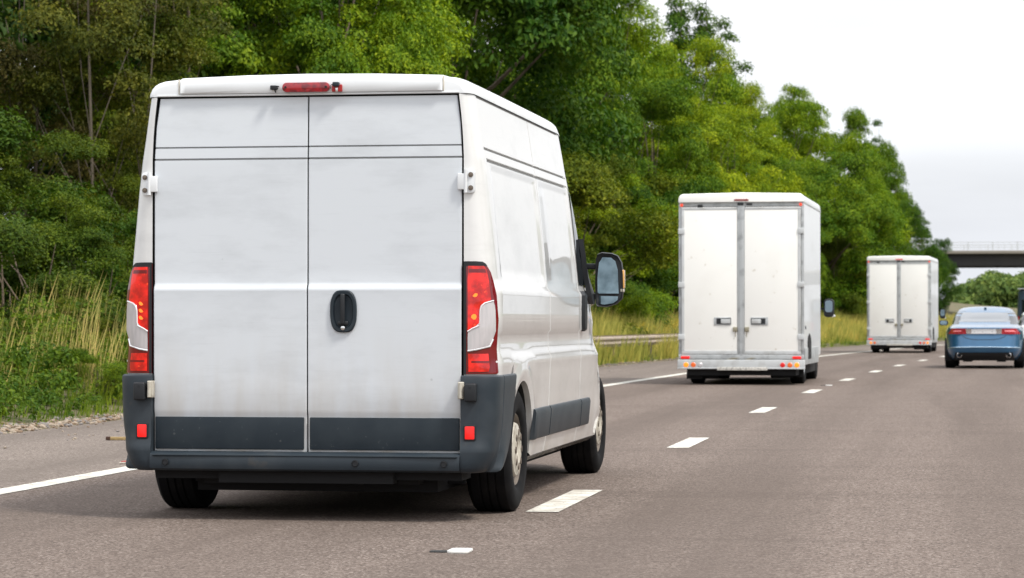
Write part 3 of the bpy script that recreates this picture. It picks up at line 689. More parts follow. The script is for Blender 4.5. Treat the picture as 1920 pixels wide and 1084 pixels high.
# ---------------------------------------------------------------- box trucks
BOXW = mat('box_white', (.92, .915, .88), .45, coat=.3, noise=[(1.1, (.87, .86, .82), .55, .75, 5), (9, (.66, .62, .54), .68, .78, 5)])
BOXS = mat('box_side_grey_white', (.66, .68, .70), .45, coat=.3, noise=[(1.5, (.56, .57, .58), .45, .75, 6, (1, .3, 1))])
ALU = mat('aluminium_frame', (.46, .48, .49), .5, .25, noise=[(6, (.28, .29, .30), .5, .7, 5)])
ALUW = mat('pale_bumper', (.54, .56, .57), .45, noise=[(5, (.40, .40, .39), .5, .75, 6)])
BRASS = mat('latch_metal', (.35, .32, .24), .4, .6)
ORL = mat('lamp_orange', (.95, .30, .02), .2, emis=(1, .28, .02), estr=.55); ORD = mat('lamp_deep_orange', (.65, .13, .03), .2, emis=(1, .15, .02), estr=.2)
REL = mat('lamp_red', (.6, .02, .02), .2, emis=(1, .02, .02), estr=.15)
PLATE = mat('pale_plate', (.62, .60, .55), .5, noise=[(30, (.35, .34, .32), .5, .65, 2)])
def disc(x, z, r_, y, name, m, parent):
    b_ = MB(); b_.lathe([(r_, y + .02), (r_, y), (r_ * .8, y - .008), (0, y - .012)], (x, 0, z), 'y', 20); return b_.build(name, m, parent)
def box_truck(loc, rz, label, first=True):
    T = empty('box_truck', loc, rz); tag(T, label, 'box truck', 'white box trucks driving in the left lane')
    W, L, zb, zt = 1.125, 4.25, .50, 3.43
    # box shell: rounded-top section, slightly rounded rear
    b_ = MB(); sec = [(-W, zb), (-W, zt - .10), (-W + .012, zt - .05), (-W + .04, zt - .015), (-W + .09, zt)]
    sec = sec + [(-a, z) for a, z in sec[::-1]]
    b_.grid([[(x, y, z) for x, z in sec] for y in (.03, .06, 2, L)]); n = len(sec)
    for base_ in (0, 3 * n): b_.f.append(tuple(range(base_, base_ + n))); b_.m.append(0)
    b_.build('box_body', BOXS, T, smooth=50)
    c_ = MB(); P = []
    for y, k, dz_ in ((.03, 1.0, 0), (-.03, 1.0, 0), (-.05, .995, -.012), (-.055, .99, -.03)):
        P.append([(x * k * 1.004, y, max(3.285, z + dz_ + .004)) for x, z in [(-W, 3.285), (-W, zt - .10), (-W + .012, zt - .05), (-W + .04, zt - .015), (-W + .09, zt), (0, zt + .02), (W - .09, zt), (W - .04, zt - .015), (W - .012, zt - .05), (W, zt - .10), (W, 3.285)]])
    c_.grid(P); c_.f.append(tuple(range(33, 44))); c_.m.append(0); c_.grid([[(x, y, z) for x, y, z in (P[0][0], P[0][-1])], [P[3][0], P[3][-1]]])
    c_.build('roof_cap', BOXW, T, smooth=50)
    # side lower skirt band and cant rail
    for s in (-1, 1):
        k_ = MB(); k_.box(*sorted((s * W, s * (W + .012))), .05, L - .7, .36, .66, bev=.004); k_.build('side_skirt', ALU, T)
        k_ = MB(); k_.box(*sorted((s * W, s * (W + .008))), .04, L, 3.26, 3.30, bev=.003); k_.build('cant_rail', ALUW, T)
    # rear frame: header, posts, sill
    f_ = MB(); f_.box(-W + .01, W - .01, -.01, .05, 3.21, 3.283); f_.box(-W, -W + .045, -.02, .05, .52, 3.283, bev=.006); f_.box(W - .045, W, -.02, .05, .52, 3.283, bev=.006)
    f_.build('rear_frame', ALU, T)
    f_ = MB(); f_.box(-W + .05, W - .05, .0, .05, .50, 3.2); f_.build('door_gap', GASKET, T)
    for s in (-1, 1):
        a, b = sorted((s * .065, s * (W - .052))); d_ = MB(); d_.box(a, b, -.035, 0, .545, 3.195, bev=.008)
        dd = d_.build('rear_door', BOXW, T)
        for (x0, x1, z0, z1) in ((a + .0, b - .0, .55, .615), (a, b, 3.15, 3.19), (b - .05 if s > 0 else a, b if s > 0 else a + .05, .6, 3.15)):
            e_ = MB(); e_.box(x0, x1, -.041, -.034, z0, z1, bev=.003); e_.build('door_edge', ALUW, dd)
        # handle in a recessed plate
        hx = s * .33; h_ = MB(); h_.prism(rrect(hx - .155, hx + .155, 1.07, 1.215, .012), -.045, -.034); H = h_.build('door_handle', ALU, dd, bev=.003)
        h_ = MB(); h_.prism(rrect(hx - s * .02 - .13, hx - s * .02 + .13, 1.09, 1.195, .01), -.048, -.044); h_.build('handle_recess', BLACKP, H)
        h_ = MB(); h_.box(hx - s * .055 - .085, hx - s * .055 + .085, -.062, -.047, 1.10, 1.18, bev=.008); h_.build('handle_lever', CHROME if False else ALUW, H)
        h_ = MB(); h_.box(s * .105 - .04, s * .105 + .04, -.06, -.034, .955, 1.04, bev=.006); h_.tube([(s * .10, -.05, .95), (s * .10, -.05, .86)], .006); h_.build('door_latch', BRASS, dd)
        for z in (2.76, 1.80, .86):
            g_ = MB(); g_.box(*sorted((s * (W - .11), s * (W + .006))), -.05, -.018, z - .05, z + .05, bev=.006); g_.build('hinge', ALUW, T)
        disc(s * (W - .055), 3.235, .026, -.03, 'marker_lamp', REB_, T)
        g_ = MB(); g_.box(*sorted((s * (W - .2), s * (W - .045))), -.075, -.05, .468, .512, bev=.006); g_.build('rear_reflector', REFL, T)
    p_ = MB(); p_.box(-.062, .062, -.045, 0, .53, 3.283, bev=.008); p_.box(-.02, .02, -.052, -.04, .53, 3.22); p_.build('centre_post', ALU, T)
    q = MB(); q.prism(rrect(-.12, .14, 3.305, 3.335, .01), -.066, -.05); q.build('brake_lamp', mat('dark_brake_red', (.25, .02, .02), .3) if first else REL, T)
    q = MB(); q.box(-.06, .05, -.06, -.02, 3.225, 3.275, bev=.006); q.box(.1, .2, -.03, -.01, 3.23, 3.26); q.build('camera', BLACKP, T)
    q = MB(); q.box(-.78, -.69, -.04, -.01, 3.19, 3.24, bev=.006); q.build('door_stay', BLACKP, T)
    # sill and bumper
    q = MB(); q.box(-W, W, -.05, .06, .462, .54, bev=.006); q.build('sill', ALU, T)
    q = MB()
    for k in range(6):
        x = -.13 + .04 * k if k < 3 else .06 + .04 * (k - 3); q.box(x - .12 * (1 if k < 3 else -1), x + .02, -.058, -.04, .455 + .012 * (k % 3), .463 + .012 * (k % 3))
    q.build('hold_open_catch', BRASS, T)
    q = MB(); q.box(-W - .015, W + .015, -.09, .10, .30, .452, bev=.012); q.box(-W - .02, W + .02, -.10, .0, .285, .31, bev=.006); BU = q.build('rear_bumper', ALUW, T)
    for x, m in ((-.985, ORL), (-.855, ORD), (-.73, CLEAR), (.75, REL), (.88, ORD), (1.005, ORL)): disc(x, .358, .046, -.09, 'rear_lamp', m, T)
    q = MB(); q.box(-.42, .48, -.125, -.10, .262, .32, bev=.004); q.build('number_plate', PLATE, T)
    # underneath
    q = MB(); q.box(-.98, .98, .0, 5.4, .17, .46); q.box(-.85, -.45, .3, .33, .1, .3); q.box(.5, .9, .3, .33, .12, .3); q.box(-1.0, -.72, .12, .15, .10, .22); q.build('chassis', DARK, T)
    # cab
    cb = MB(); P = []
    for z, w2, y0, y1 in ((.35, .98, L + .25, 6.25), (.55, 1.0, L + .1, 6.35), (.85, 1.01, L + .1, 6.35), (1.0, 1.0, L + .1, 6.25), (1.25, .98, L + .1, 6.0), (1.32, .97, L + .1, 5.8), (1.9, .88, L + .1, 5.2), (2.2, .82, L + .1, 4.95), (2.28, .7, L + .1, 4.8)):
        row = []
        for k in range(28):
            a = 2 * math.pi * k / 28; ca, sa = math.cos(a), math.sin(a); ex = 2 / 6
            row.append((w2 * math.copysign(abs(ca) ** ex, ca), (y0 + y1) / 2 + (y1 - y0) / 2 * math.copysign(abs(sa) ** ex, sa), z))
        P.append(row)
    cb.grid(P, close=True); n_ = len(cb.v); cb.f.append(tuple(range(n_ - 28, n_))); cb.m.append(0); cb.f.append(tuple(range(28))); cb.m.append(0)
    CB = cb.build('cab', PAINT, T, smooth=50)
    q = MB(); q.box(-.95, .95, L + .3, 5.25, 1.40, 1.95); q2 = q  # cab glass band
    for s in (-1, 1):
        g_ = MB(); g_.add([(s * .985, L + .3, 1.36), (s * .965, 5.45, 1.36), (s * .905, 5.1, 1.85), (s * .905, L + .3, 1.88)], [(0, 1, 2, 3)]); g_.build('side_window', GLASSD, CB, smooth=0)
        hd = MB(); hd.prism(rrect(s * 1.24 - .10, s * 1.24 + .10, 1.22, 1.58, .07), 4.98, 5.10); HD = hd.build('door_mirror', BLACKP, T, bev=.02)
        g_ = MB(); g_.prism(rrect(s * 1.24 - .075, s * 1.24 + .075, 1.32, 1.55, .05), 4.972, 4.979); g_.build('mirror_glass', mat('mirror_dim', (.25, .32, .38), .08, 1) if s > 0 and first else MIRROR, HD)
        g_ = MB(); g_.box(*sorted((s * .93, s * 1.16)), 5.02, 5.07, 1.36, 1.41); g_.build('mirror_arm', BLACKP, T)
        g_ = MB(); g_.box(*sorted((s * 1.20, s * 1.36)), 5.0, 5.09, 1.225, 1.27, bev=.01); g_.build('mirror_indicator', PAINT, HD)
        for y, x in ((1.25, .92), (5.15, .86)): wheel(T, s * x, y, .335, .335, .25, s, .2, hub=False)
        ar = MB(); pts = [(-.48, .2), (-.46, .62), (-.3, .76), (0, .82), (.3, .76), (.46, .62), (.48, .2)]
        ar.prism([(1.25 + a * .85, .30 + b * .75) for a, b in pts], *sorted((s * (W - .05), s * (W + .014))), plane='yz'); ar.build('wheel_arch', DARK, T)
        mf = MB(); mf.box(*sorted((s * .78, s * 1.06)), .74, .76, .13, .42); mf.build('mud_flap', DARK, T)
        k_ = MB(); k_.box(*sorted((s * W, s * (W + .014))), .3, .36, 1.0, 1.06, bev=.004); k_.build('side_marker', BLACKP, T)
    return T
REB_ = mat('marker_glow', (.9, .05, .03), .2, emis=(1, .10, .04), estr=.8)
box_truck((-3.655, 47.95, 0), -.022, 'nearer white box truck with twin rear doors, orange round lamps and grey centre post')
box_truck((-1.69, 95.6, 0), -.056, 'farther white box truck, ahead on the left beside the blue car', False)

# ---------------------------------------------------------------- cars built as stacks of rounded plan outlines
def car(name, label, cat, loc, rz, paint, slices, roof_from, glass, lamps, wheels_, extra=None, wheel_r=.34):
    """slices: (z, half width, rear y, front y, squareness)"""
    T = empty(name, loc, rz); tag(T, label, cat)
    zs_ = [s_[0] for s_ in slices]
    def g(z, k): return lerp(z, zs_, [s_[k] for s_ in slices])
    def pt(a, z, off=0):
        w2, y0, y1, ex = g(z, 1) + off, g(z, 2) - off, g(z, 3) + off, 2 / g(z, 4)
        ca, sa = math.cos(a), math.sin(a)
        return (w2 * math.copysign(abs(ca) ** ex, ca), (y0 + y1) / 2 + (y1 - y0) / 2 * math.copysign(abs(sa) ** ex, sa), z)
    def ry(x, z, off=0):          # rear surface
        w2, y0, y1, n_ = g(z, 1) + off, g(z, 2) - off, g(z, 3), g(z, 4)
        return (y0 + y1) / 2 - (y1 - y0) / 2 * (1 - min(1, abs(x) / w2) ** n_) ** (1 / n_)
    N = 72
    def stack(za, zb, nm, m, parent, capb=False):
        zz = sorted(set([za, zb] + [z for z in zs_ if za < z < zb] + list(np.linspace(za, zb, 8))))
        b_ = MB(); b_.grid([[pt(2 * math.pi * k / N, z) for k in range(N)] for z in zz], close=True)
        n_ = len(b_.v); b_.f.append(tuple(range(n_ - N, n_))); b_.m.append(0); b_.f.append(tuple(range(N))); b_.m.append(0)
        return b_.build(nm, m, parent, smooth=40)
    lo = stack(zs_[0], roof_from, 'body', paint, T); top = stack(roof_from, zs_[-1], 'cabin', paint, T)
    def patch(x0, x1, z0, z1, off, nm, m, parent, xt0=None, xt1=None, n=10, nz_=5):
        xt0 = x0 if xt0 is None else xt0; xt1 = x1 if xt1 is None else xt1
        b_ = MB(); P = []
        for i in range(nz_ + 1):
            z = z0 + (z1 - z0) * i / nz_; f = i / nz_; a, b2 = x0 + (xt0 - x0) * f, x1 + (xt1 - x1) * f
            P.append([(a + (b2 - a) * k / n, ry(a + (b2 - a) * k / n, z, off), z) for k in range(n + 1)])
        b_.grid(P); return b_.build(nm, m, parent)
    for (nm, m, x0, x1, z0, z1, xt0, xt1, off) in glass: patch(x0, x1, z0, z1, off, nm, m, top, xt0, xt1)
    for (nm, m, x0, x1, z0, z1, xt0, xt1, off) in lamps: patch(x0, x1, z0, z1, off, nm, m, lo, xt0, xt1)
    for s in (-1, 1):
        for y in wheels_:
            wheel(T, s * (g(.4, 1) - .115), y, wheel_r, wheel_r, .24, s, wheel_r * .68, hub=False)
            ar = MB(); ar.prism([(y + (wheel_r + .05) * math.cos(R(a)), wheel_r + (wheel_r + .05) * math.sin(R(a))) for a in range(-25, 206, 10)], *sorted((s * (g(.5, 1) - .2), s * (g(.5, 1) + .004))), plane='yz'); ar.build('wheel_arch', DARK, T)
    if extra: extra(T, lo, top, patch, pt, ry, g)
    return T
BLUE = mat('metallic_blue', (.026, .118, .235), .3, .4, coat=1, noise=[(3, (.023, .10, .21), .4, .7, 4)])
GLASSR = mat('rear_glass', (.05, .06, .07), .03, spec=1, coat=1)
SILV = mat('satin_chrome', (.78, .78, .80), .25, .9)
PLW = mat('blank_plate', (.86, .86, .88), .35, noise=[(14, (.70, .72, .78), .6, .7, 2)])
TAILC = mat('car_lamp_red', (.42, .008, .02), .12, coat=1); TAILP = mat('car_lamp_pink', (.85, .28, .32), .15, coat=1, emis=(1, .2, .2), estr=.25)
def xf_extra(T, lo, top, patch, pt, ry, g):
    # silver plate strip with a blank plate
    patch(-.41, .41, .835, .955, .008, 'boot_chrome_strip', SILV, lo, -.43, .43)
    patch(-.29, .29, .84, .945, .018, 'number_plate', PLW, lo)
    for x in (-.22, -.03, .20): patch(x - .012, x + .012, .875, .885, .020, 'plate_mark', BLACKP, lo)
    # boot lid seam curve
    t_ = MB(); pts = []
    for k in range(25):
        a = k / 24; x = -.52 + 1.04 * a; z = .695 + .10 * abs(2 * a - 1) ** 4; pts.append((x, ry(x, z) - .002, z))
    t_.tube(pts, .005, 6); t_.build('boot_seam', GASKET, lo)
    t_ = MB(); pts = [(x, ry(x, .50 + .012 * math.cos(x * 2)) - .004, .50 + .02 * math.cos(x * 1.6)) for x in np.linspace(-.84, .84, 25)]
    t_.tube(pts, .012, 8); t_.build('bumper_chrome_strip', mat('pale_blue_chrome', (.55, .72, .85), .2, .8), lo)
    patch(-.72, .72, .20, .385, .012, 'diffuser', BLACKP, lo, -.68, .68)
    for s in (-1, 1):
        e_ = MB(); e_.lathe([(.062, .12), (.062, -.03), (.052, -.035), (.048, .1), (0, .1)], (s * .58, ry(.58, .33), .325), 'y', 20); e_.build('exhaust_pipe', SILV, T)
        m_ = MB(); m_.prism(rrect(s * 1.04 - .11, s * 1.04 + .11, 1.03, 1.16, .05), 2.55, 2.68); mm = m_.build('door_mirror', BLACKP, T, bev=.02)
        m_ = MB(); m_.prism(rrect(s * 1.04 - .09, s * 1.04 + .09, 1.045, 1.145, .04), 2.542, 2.549); m_.build('mirror_glass', MIRROR, mm)
        # side windows
        sw = MB(); sw.grid([[pt(a if s > 0 else math.pi - a, z, .004) for a in np.linspace(-1.0, .75, 14)] for z in (1.06, 1.15, 1.25, 1.33, 1.385)]); sw.build('side_window', GLASSD, top)
        m_ = MB(); m_.box(*sorted((s * .30, s * .5)), .35, 3.6, .16, .2); m_.build('exhaust_line', DARK, T)
    f_ = MB(); f_.prism(rrect(-.03, .03, 1.455, 1.475, .008), 1.75, 1.9); f_.build('aerial_fin', BLUE, top)
    u = MB(); u.box(-.7, .7, .4, 4.4, .19, .26); u.build('underbody', DARK, T)
car('blue_car', 'metallic blue saloon car driving at the right edge, white plate and twin exhausts', 'car', (.86, 64.75, 0), -.035, BLUE,
    [(.22, .84, .22, 4.75, 5), (.30, .90, .10, 4.85, 5), (.40, .935, .03, 4.9, 5), (.50, .945, .0, 4.92, 5), (.53, .945, .02, 4.92, 5), (.70, .95, .07, 4.90, 5), (.80, .945, .10, 4.85, 5), (.90, .925, .09, 4.7, 5), (.965, .90, .07, 4.4, 5), (.99, .87, .10, 4.2, 5),
     (1.02, .83, .34, 4.05, 5), (1.06, .79, .62, 3.9, 5), (1.16, .785, .95, 3.55, 4.2), (1.28, .745, 1.25, 3.2, 3.8), (1.36, .70, 1.48, 3.0, 3.4), (1.42, .645, 1.7, 2.85, 3.0), (1.46, .56, 1.85, 2.75, 2.8), (1.485, .42, 1.98, 2.65, 2.5), (1.498, .22, 2.15, 2.5, 2.3)], .99,
    [('rear_window', GLASSR, -.62, .62, 1.12, 1.35, -.54, .54, .008)],
    [('tail_lamp', TAILC, -.87, -.42, .83, .965, -.76, -.39, .007), ('tail_lamp', TAILC, .42, .87, .83, .965, .39, .76, .007),
     ('lamp_glow', TAILP, -.74, -.55, .885, .915, -.70, -.52, .010), ('lamp_glow', TAILP, .50, .76, .885, .925, .48, .70, .010)], (1.05, 3.92), xf_extra)

def white_extra(T, lo, top, patch, pt, ry, g):
    for s in (-1, 1):
        m_ = MB(); m_.prism(rrect(s * .98 - .1, s * .98 + .1, .95, 1.08, .04), 2.3, 2.42); m_.build('door_mirror', BLACKP, T, bev=.02)
        sw = MB(); sw.grid([[pt(a if s > 0 else math.pi - a, z, .004) for a in np.linspace(-1.0, .75, 12)] for z in (1.0, 1.15, 1.25, 1.33)]); sw.build('side_window', GLASSD, top)
    patch(-.26, .26, .70, .80, .01, 'number_plate', PLATE, lo)
car('white_car', 'white car at the right edge, half hidden behind the blue saloon', 'car', (2.95, 84.0, 0), -.05, PAINT,
    [(.22, .84, .12, 4.3, 5), (.35, .90, .03, 4.4, 5), (.55, .92, .0, 4.42, 5), (.80, .92, .05, 4.3, 5), (.95, .88, .10, 3.9, 5), (1.15, .80, .25, 3.3, 4.6), (1.35, .70, .50, 2.8, 4), (1.45, .6, .75, 2.5, 3.6), (1.49, .4, 1.0, 2.2, 3)], .95,
    [('rear_window', GLASSR, -.64, .64, 1.02, 1.34, -.56, .56, .006)],
    [('tail_lamp', TAILC, -.86, -.66, .72, .90, -.82, -.66, .007), ('tail_lamp', TAILC, .66, .86, .72, .90, .66, .82, .007)], (.85, 3.5), white_extra, .32)
DARKB = mat('dark_blue_grey_paint', (.035, .06, .09), .35, coat=.6)
def lorry_extra(T, lo, top, patch, pt, ry, g):
    patch(-.70, -.04, 1.45, 2.15, .008, 'rear_window', GLASSD, top); patch(.04, .70, 1.45, 2.15, .008, 'rear_window', GLASSD, top)
    patch(-.26, .26, .62, .72, .01, 'number_plate', PLATE, lo)
    b_ = MB(); b_.box(-.9, .9, -.03, .6, 2.66, 2.70, bev=.01); b_.build('roof_highlight_slab', mat('roof_highlight_tone', (.5, .53, .56), .4), T)  # pale slab added to imitate the highlight along the roof's top
car('dark_van', 'dark blue-grey high van at the right edge, farthest vehicle below the bridge', 'van', (4.25, 131, 0), -.09, DARKB,
    [(.3, .92, .06, 5.4, 7), (.5, .98, .0, 5.5, 7), (1.2, 1.0, .0, 5.4, 7), (1.4, .99, .02, 5.0, 7), (2.2, .94, .05, 4.3, 7), (2.5, .92, .07, 3.9, 7), (2.62, .88, .1, 3.7, 7), (2.66, .8, .2, 3.5, 6)], 1.3, [],
    [('tail_lamp', TAILC, -.96, -.82, .9, 1.35, -.96, -.82, .007), ('tail_lamp', TAILC, .82, .96, .9, 1.35, .82, .96, .007)], (1.0, 4.4), lorry_extra, .34)

# ---------------------------------------------------------------- crash barrier in the verge grass
RAILM = mat('weathered_rail', (.42, .35, .28), .8, 0, noise=[(5, (.28, .23, .19), .45, .7, 5)])
BR = empty('crash_barrier', (xat(1100, 52), 52, 0)); tag(BR, 'low weathered steel crash barrier half buried in roadside grass', 'crash barrier')
bx0, by0 = BR.location.x, 52
b_ = MB(); P = []
Ys = list(np.linspace(56, 86, 24))
prof = [(.0, -.155), (.02, -.15), (.02, -.115), (-.045, -.085), (-.045, -.045), (.02, -.015), (.02, .015), (-.045, .045), (-.045, .085), (.02, .115), (.02, .15), (.0, .155)]
for Y in Ys:
    x = lane(Y) - SH - .75; zc = .60 - max(0, Y - 84) * .05
    P.append([(x - a - bx0, Y - by0, zc + z) for a, z in prof])
b_.grid(P); b_.grid([[(p[0] - .006, p[1], p[2]) for p in r_] for r_ in P]); b_.build('rail', RAILM, BR)
for k in range(10):
    Y = 57 + k * 3.0; x = lane(Y) - SH - .82
    p_ = MB(); p_.box(x - .05 - bx0, x + .04 - bx0, Y - by0 - .05, Y - by0 + .05, -.1, .72 - max(0, Y - 84) * .05, bev=.008); p_.build('post', mat('post_steel', (.12, .10, .09), .8) if k == 0 else bpy.data.materials['post_steel'], BR)

# ---------------------------------------------------------------- overbridge
CONC = mat('pale_concrete', (.26, .235, .20), .85, noise=[(.5, (.28, .26, .23), .45, .7, 6, (1, 1, 3))])
GIRD = mat('dark_girder', (.022, .022, .025), .7, noise=[(.4, (.035, .032, .03), .4, .7, 5)])
RAILG = mat('galvanised_rail', (.62, .64, .66), .5, .2)
bz = zat(1850, 499, 222); BB = empty('road_bridge', (xat(1850, 222), 222, 0), .03); tag(BB, 'road bridge with dark girder and pale parapet rails crossing the motorway', 'bridge')
b_ = MB(); b_.box(-6, 42, 0, .3, bz, bz + 1.0); b_.box(-6, 42, 2.2, 2.5, bz, bz + 1.0); b_.box(-6, 42, 4.6, 4.9, bz, bz + 1.0); b_.box(-6, 42, 7.6, 7.9, bz, bz + 1.0)
b_.box(-6, 42, -.02, .02, bz + .02, bz + .06); b_.build('girder', GIRD, BB)
b_ = MB(); b_.box(-6, 42, -.5, 8.4, bz + 1.0, bz + 1.26, bev=.03); b_.build('deck', CONC, BB)
for yy in (-.35, 8.2):
    for k in range(24): 
        x = -5.5 + k * 2; p_ = MB(); p_.box(x - .04, x + .04, yy - .05, yy + .05, bz + 1.26, bz + 1.98); p_.build('parapet_post', RAILG, BB)
    for z, h in ((1.92, .05), (1.72, .03), (1.54, .03)):
        p_ = MB(); p_.box(-5.6, 41.5, yy - .03, yy + .03, bz + z, bz + z + h); p_.build('parapet_rail', RAILG, BB)
    p_ = MB()
    for k in range(94):
        x = -5.6 + .5 * k; p_.box(x - .008, x + .008, yy - .008, yy + .008, bz + 1.26, bz + 1.92)
    o = p_.build('parapet_mesh', RAILG, BB, smooth=0); tag(o, kind='stuff')
b_ = MB(); b_.box(-6.5, -4.2, -.6, 8.5, -.3, bz - .003); b_.build('abutment', CONC, BB)
b_ = MB(); b_.box(24, 25, 0, 8, -.3, bz - .003); b_.build('pier', CONC, BB)
# ---------------------------------------------------------------- foliage
def leaf_material(name, trans=.28, sat_var=1.0):
    """leaf colour = the object's own colour, varied leaf by leaf and spray by spray"""
    m = bpy.data.materials.new(name); m.use_nodes = True; t = m.node_tree; b = t.nodes['Principled BSDF']; o = t.nodes['Material Output']
    oi = t.nodes.new('ShaderNodeObjectInfo'); ge = t.nodes.new('ShaderNodeNewGeometry'); tcn = t.nodes.new('ShaderNodeTexCoord')
    n = t.nodes.new('ShaderNodeTexNoise'); n.inputs['Scale'].default_value = .8; n.inputs['Detail'].default_value = 3; t.links.new(tcn.outputs['Object'], n.inputs[0])
    r1 = t.nodes.new('ShaderNodeMapRange'); r1.inputs[1].default_value = .35; r1.inputs[2].default_value = .65; r1.inputs[3].default_value = .487; r1.inputs[4].default_value = .522; t.links.new(n.outputs[0], r1.inputs[0])
    r2 = t.nodes.new('ShaderNodeMapRange'); r2.inputs[3].default_value = -.022; r2.inputs[4].default_value = .022; t.links.new(ge.outputs['Random Per Island'], r2.inputs[0])
    ad = t.nodes.new('ShaderNodeMath'); ad.operation = 'SUBTRACT'; t.links.new(r1.outputs[0], ad.inputs[0]); t.links.new(r2.outputs[0], ad.inputs[1])
    r3 = t.nodes.new('ShaderNodeMapRange'); r3.inputs[3].default_value = .6; r3.inputs[4].default_value = 1.45; t.links.new(ge.outputs['Random Per Island'], r3.inputs[0])
    r4 = t.nodes.new('ShaderNodeMapRange'); r4.inputs[1].default_value = .35; r4.inputs[2].default_value = .65; r4.inputs[3].default_value = 1.3; r4.inputs[4].default_value = .75; t.links.new(n.outputs[0], r4.inputs[0])
    mu = t.nodes.new('ShaderNodeMath'); mu.operation = 'MULTIPLY'; t.links.new(r3.outputs[0], mu.inputs[0]); t.links.new(r4.outputs[0], mu.inputs[1])
    hs = t.nodes.new('ShaderNodeHueSaturation'); t.links.new(oi.outputs['Color'], hs.inputs['Color']); t.links.new(ad.outputs[0], hs.inputs['Hue']); t.links.new(mu.outputs[0], hs.inputs['Value'])
    t.links.new(hs.outputs[0], b.inputs['Base Color']); b.inputs['Roughness'].default_value = .55; b.inputs['Specular IOR Level'].default_value = .14
    tr = t.nodes.new('ShaderNodeBsdfTranslucent'); t.links.new(hs.outputs[0], tr.inputs[0])
    mxs = t.nodes.new('ShaderNodeMixShader'); mxs.inputs[0].default_value = trans
    t.links.new(b.outputs[0], mxs.inputs[1]); t.links.new(tr.outputs[0], mxs.inputs[2]); t.links.new(mxs.outputs[0], o.inputs[0])
    return m
LEAF = leaf_material('foliage')
BARK = mat('bark', (.16, .12, .085), .9, noise=[(6, (.08, .06, .045), .4, .65, 6, (1, 1, .25))], bump=(18, .8, .02))
BARKP = mat('pale_bark', (.12, .10, .075), .9, noise=[(6, (.15, .12, .09), .4, .65, 6, (1, 1, .25))])
npr = np.random.default_rng(11)
def unit(n):
    v = npr.normal(size=(n, 3)); return v / np.linalg.norm(v, axis=1)[:, None]
def leaves(pos, nrm, size, asp=.5, fold=.22):
    """rhombic leaves folded along the rib: 4 vertices, 2 triangles each"""
    n = len(pos); r = unit(n); a = np.cross(nrm, r); a /= np.linalg.norm(a, axis=1)[:, None] + 1e-9; b = np.cross(nrm, a)
    s = size[:, None]
    v = np.empty((n, 4, 3)); v[:, 0] = pos - a * s * .5; v[:, 2] = pos + a * s * .5 - nrm * s * .12
    v[:, 1] = pos + b * s * asp * .5 + nrm * s * fold * .5 ; v[:, 3] = pos - b * s * asp * .5 + nrm * s * fold * .5
    return v.reshape(-1, 3)
def leaf_mesh(name, V, m=None):
    n = len(V) // 4; me = bpy.data.meshes.new(name); me.vertices.add(len(V)); me.vertices.foreach_set('co', V.astype(np.float32).ravel())
    k = np.arange(n)[:, None] * 4; F = np.concatenate([k + np.array([[0, 1, 2]]), k + np.array([[0, 2, 3]])], 1).ravel()
    me.loops.add(len(F)); me.loops.foreach_set('vertex_index', F.astype(np.int32)); me.polygons.add(n * 2)
    me.polygons.foreach_set('loop_start', np.arange(0, n * 6, 3, dtype=np.int32)); me.polygons.foreach_set('loop_total', np.full(n * 2, 3, dtype=np.int32))
    me.update(calc_edges=True); me.materials.append(m or LEAF); return me
def crown(seed, rx, rz, z0, n_clump, n_leaf, size, r_cl=(.5, 1.0), gap=.0, droop=.15, hollow=.55, top=1.0):
    """clumps through an uneven ellipsoid; returns leaf mesh vertices and the clump centres"""
    global npr; npr = np.random.default_rng(seed); rr = random.Random(seed)
    lob = [(unit(1)[0], rr.uniform(.1, .32)) for _ in range(9)]
    # boughs on the crown's shell, each carrying its own sprays on the outer and upper side
    cs = []; boughs = []; nb = max(8, int(n_clump / 4.6)); tries = 0
    while len(boughs) < nb:
        d = unit(1)[0]; q = rr.uniform(hollow, 1) ** .7; tries += 1
        sc_ = 1 + sum(a * max(0, float(d @ l)) ** 6 - a * .35 * max(0, float(-d @ l)) ** 5 for l, a in lob)
        c = np.array([d[0] * rx * q * sc_, d[1] * rx * q * sc_, z0 + rz + d[2] * rz * q * sc_])
        if c[2] < z0 * .5: continue
        if tries < 400 and any(np.linalg.norm(c - b0) < .27 * min(rx, rz) for b0, _ in boughs): continue
        boughs.append((c, rr.uniform(.26, .44) * min(rx, rz * .9)))
    for c0, rb in boughs:
        ow = c0 - np.array([0, 0, z0 + rz * .5]); ow = ow / (np.linalg.norm(ow) + 1e-6)
        for _ in range(7):
            d = unit(1)[0] + ow * .6 + np.array([0, 0, .25]); d /= np.linalg.norm(d)
            cs.append(c0 + d * rb * np.array([1.05, 1.05, .95]) * rr.uniform(.5, 1.1))
    V = []
    for c in cs:
        r = rr.uniform(*r_cl); k = int(n_leaf * (r / r_cl[1]) ** 2)
        d = unit(k); d[:, 2] = np.abs(d[:, 2]) * .95 - .45 * npr.random(k)
        rad = r * (.55 + .5 * npr.random(k) ** .6) * (1 + .25 * np.sin(d[:, 0] * 5 + c[0] * 3) * np.cos(d[:, 1] * 6 + c[1]))
        p = c + d * rad[:, None] * np.array([1.15, 1.15, .8]); 
        outw = (c - np.array([0, 0, z0 + rz * .8])); outw = outw / (np.linalg.norm(outw) + 1e-6)
        nr = d * .6 + outw * .25 + np.array([0, 0, .45]) + unit(k) * .55; nr /= np.linalg.norm(nr, axis=1)[:, None]
        V.append(leaves(p, nr, size * (.6 + .8 * npr.random(k))))
    return np.concatenate(V), cs
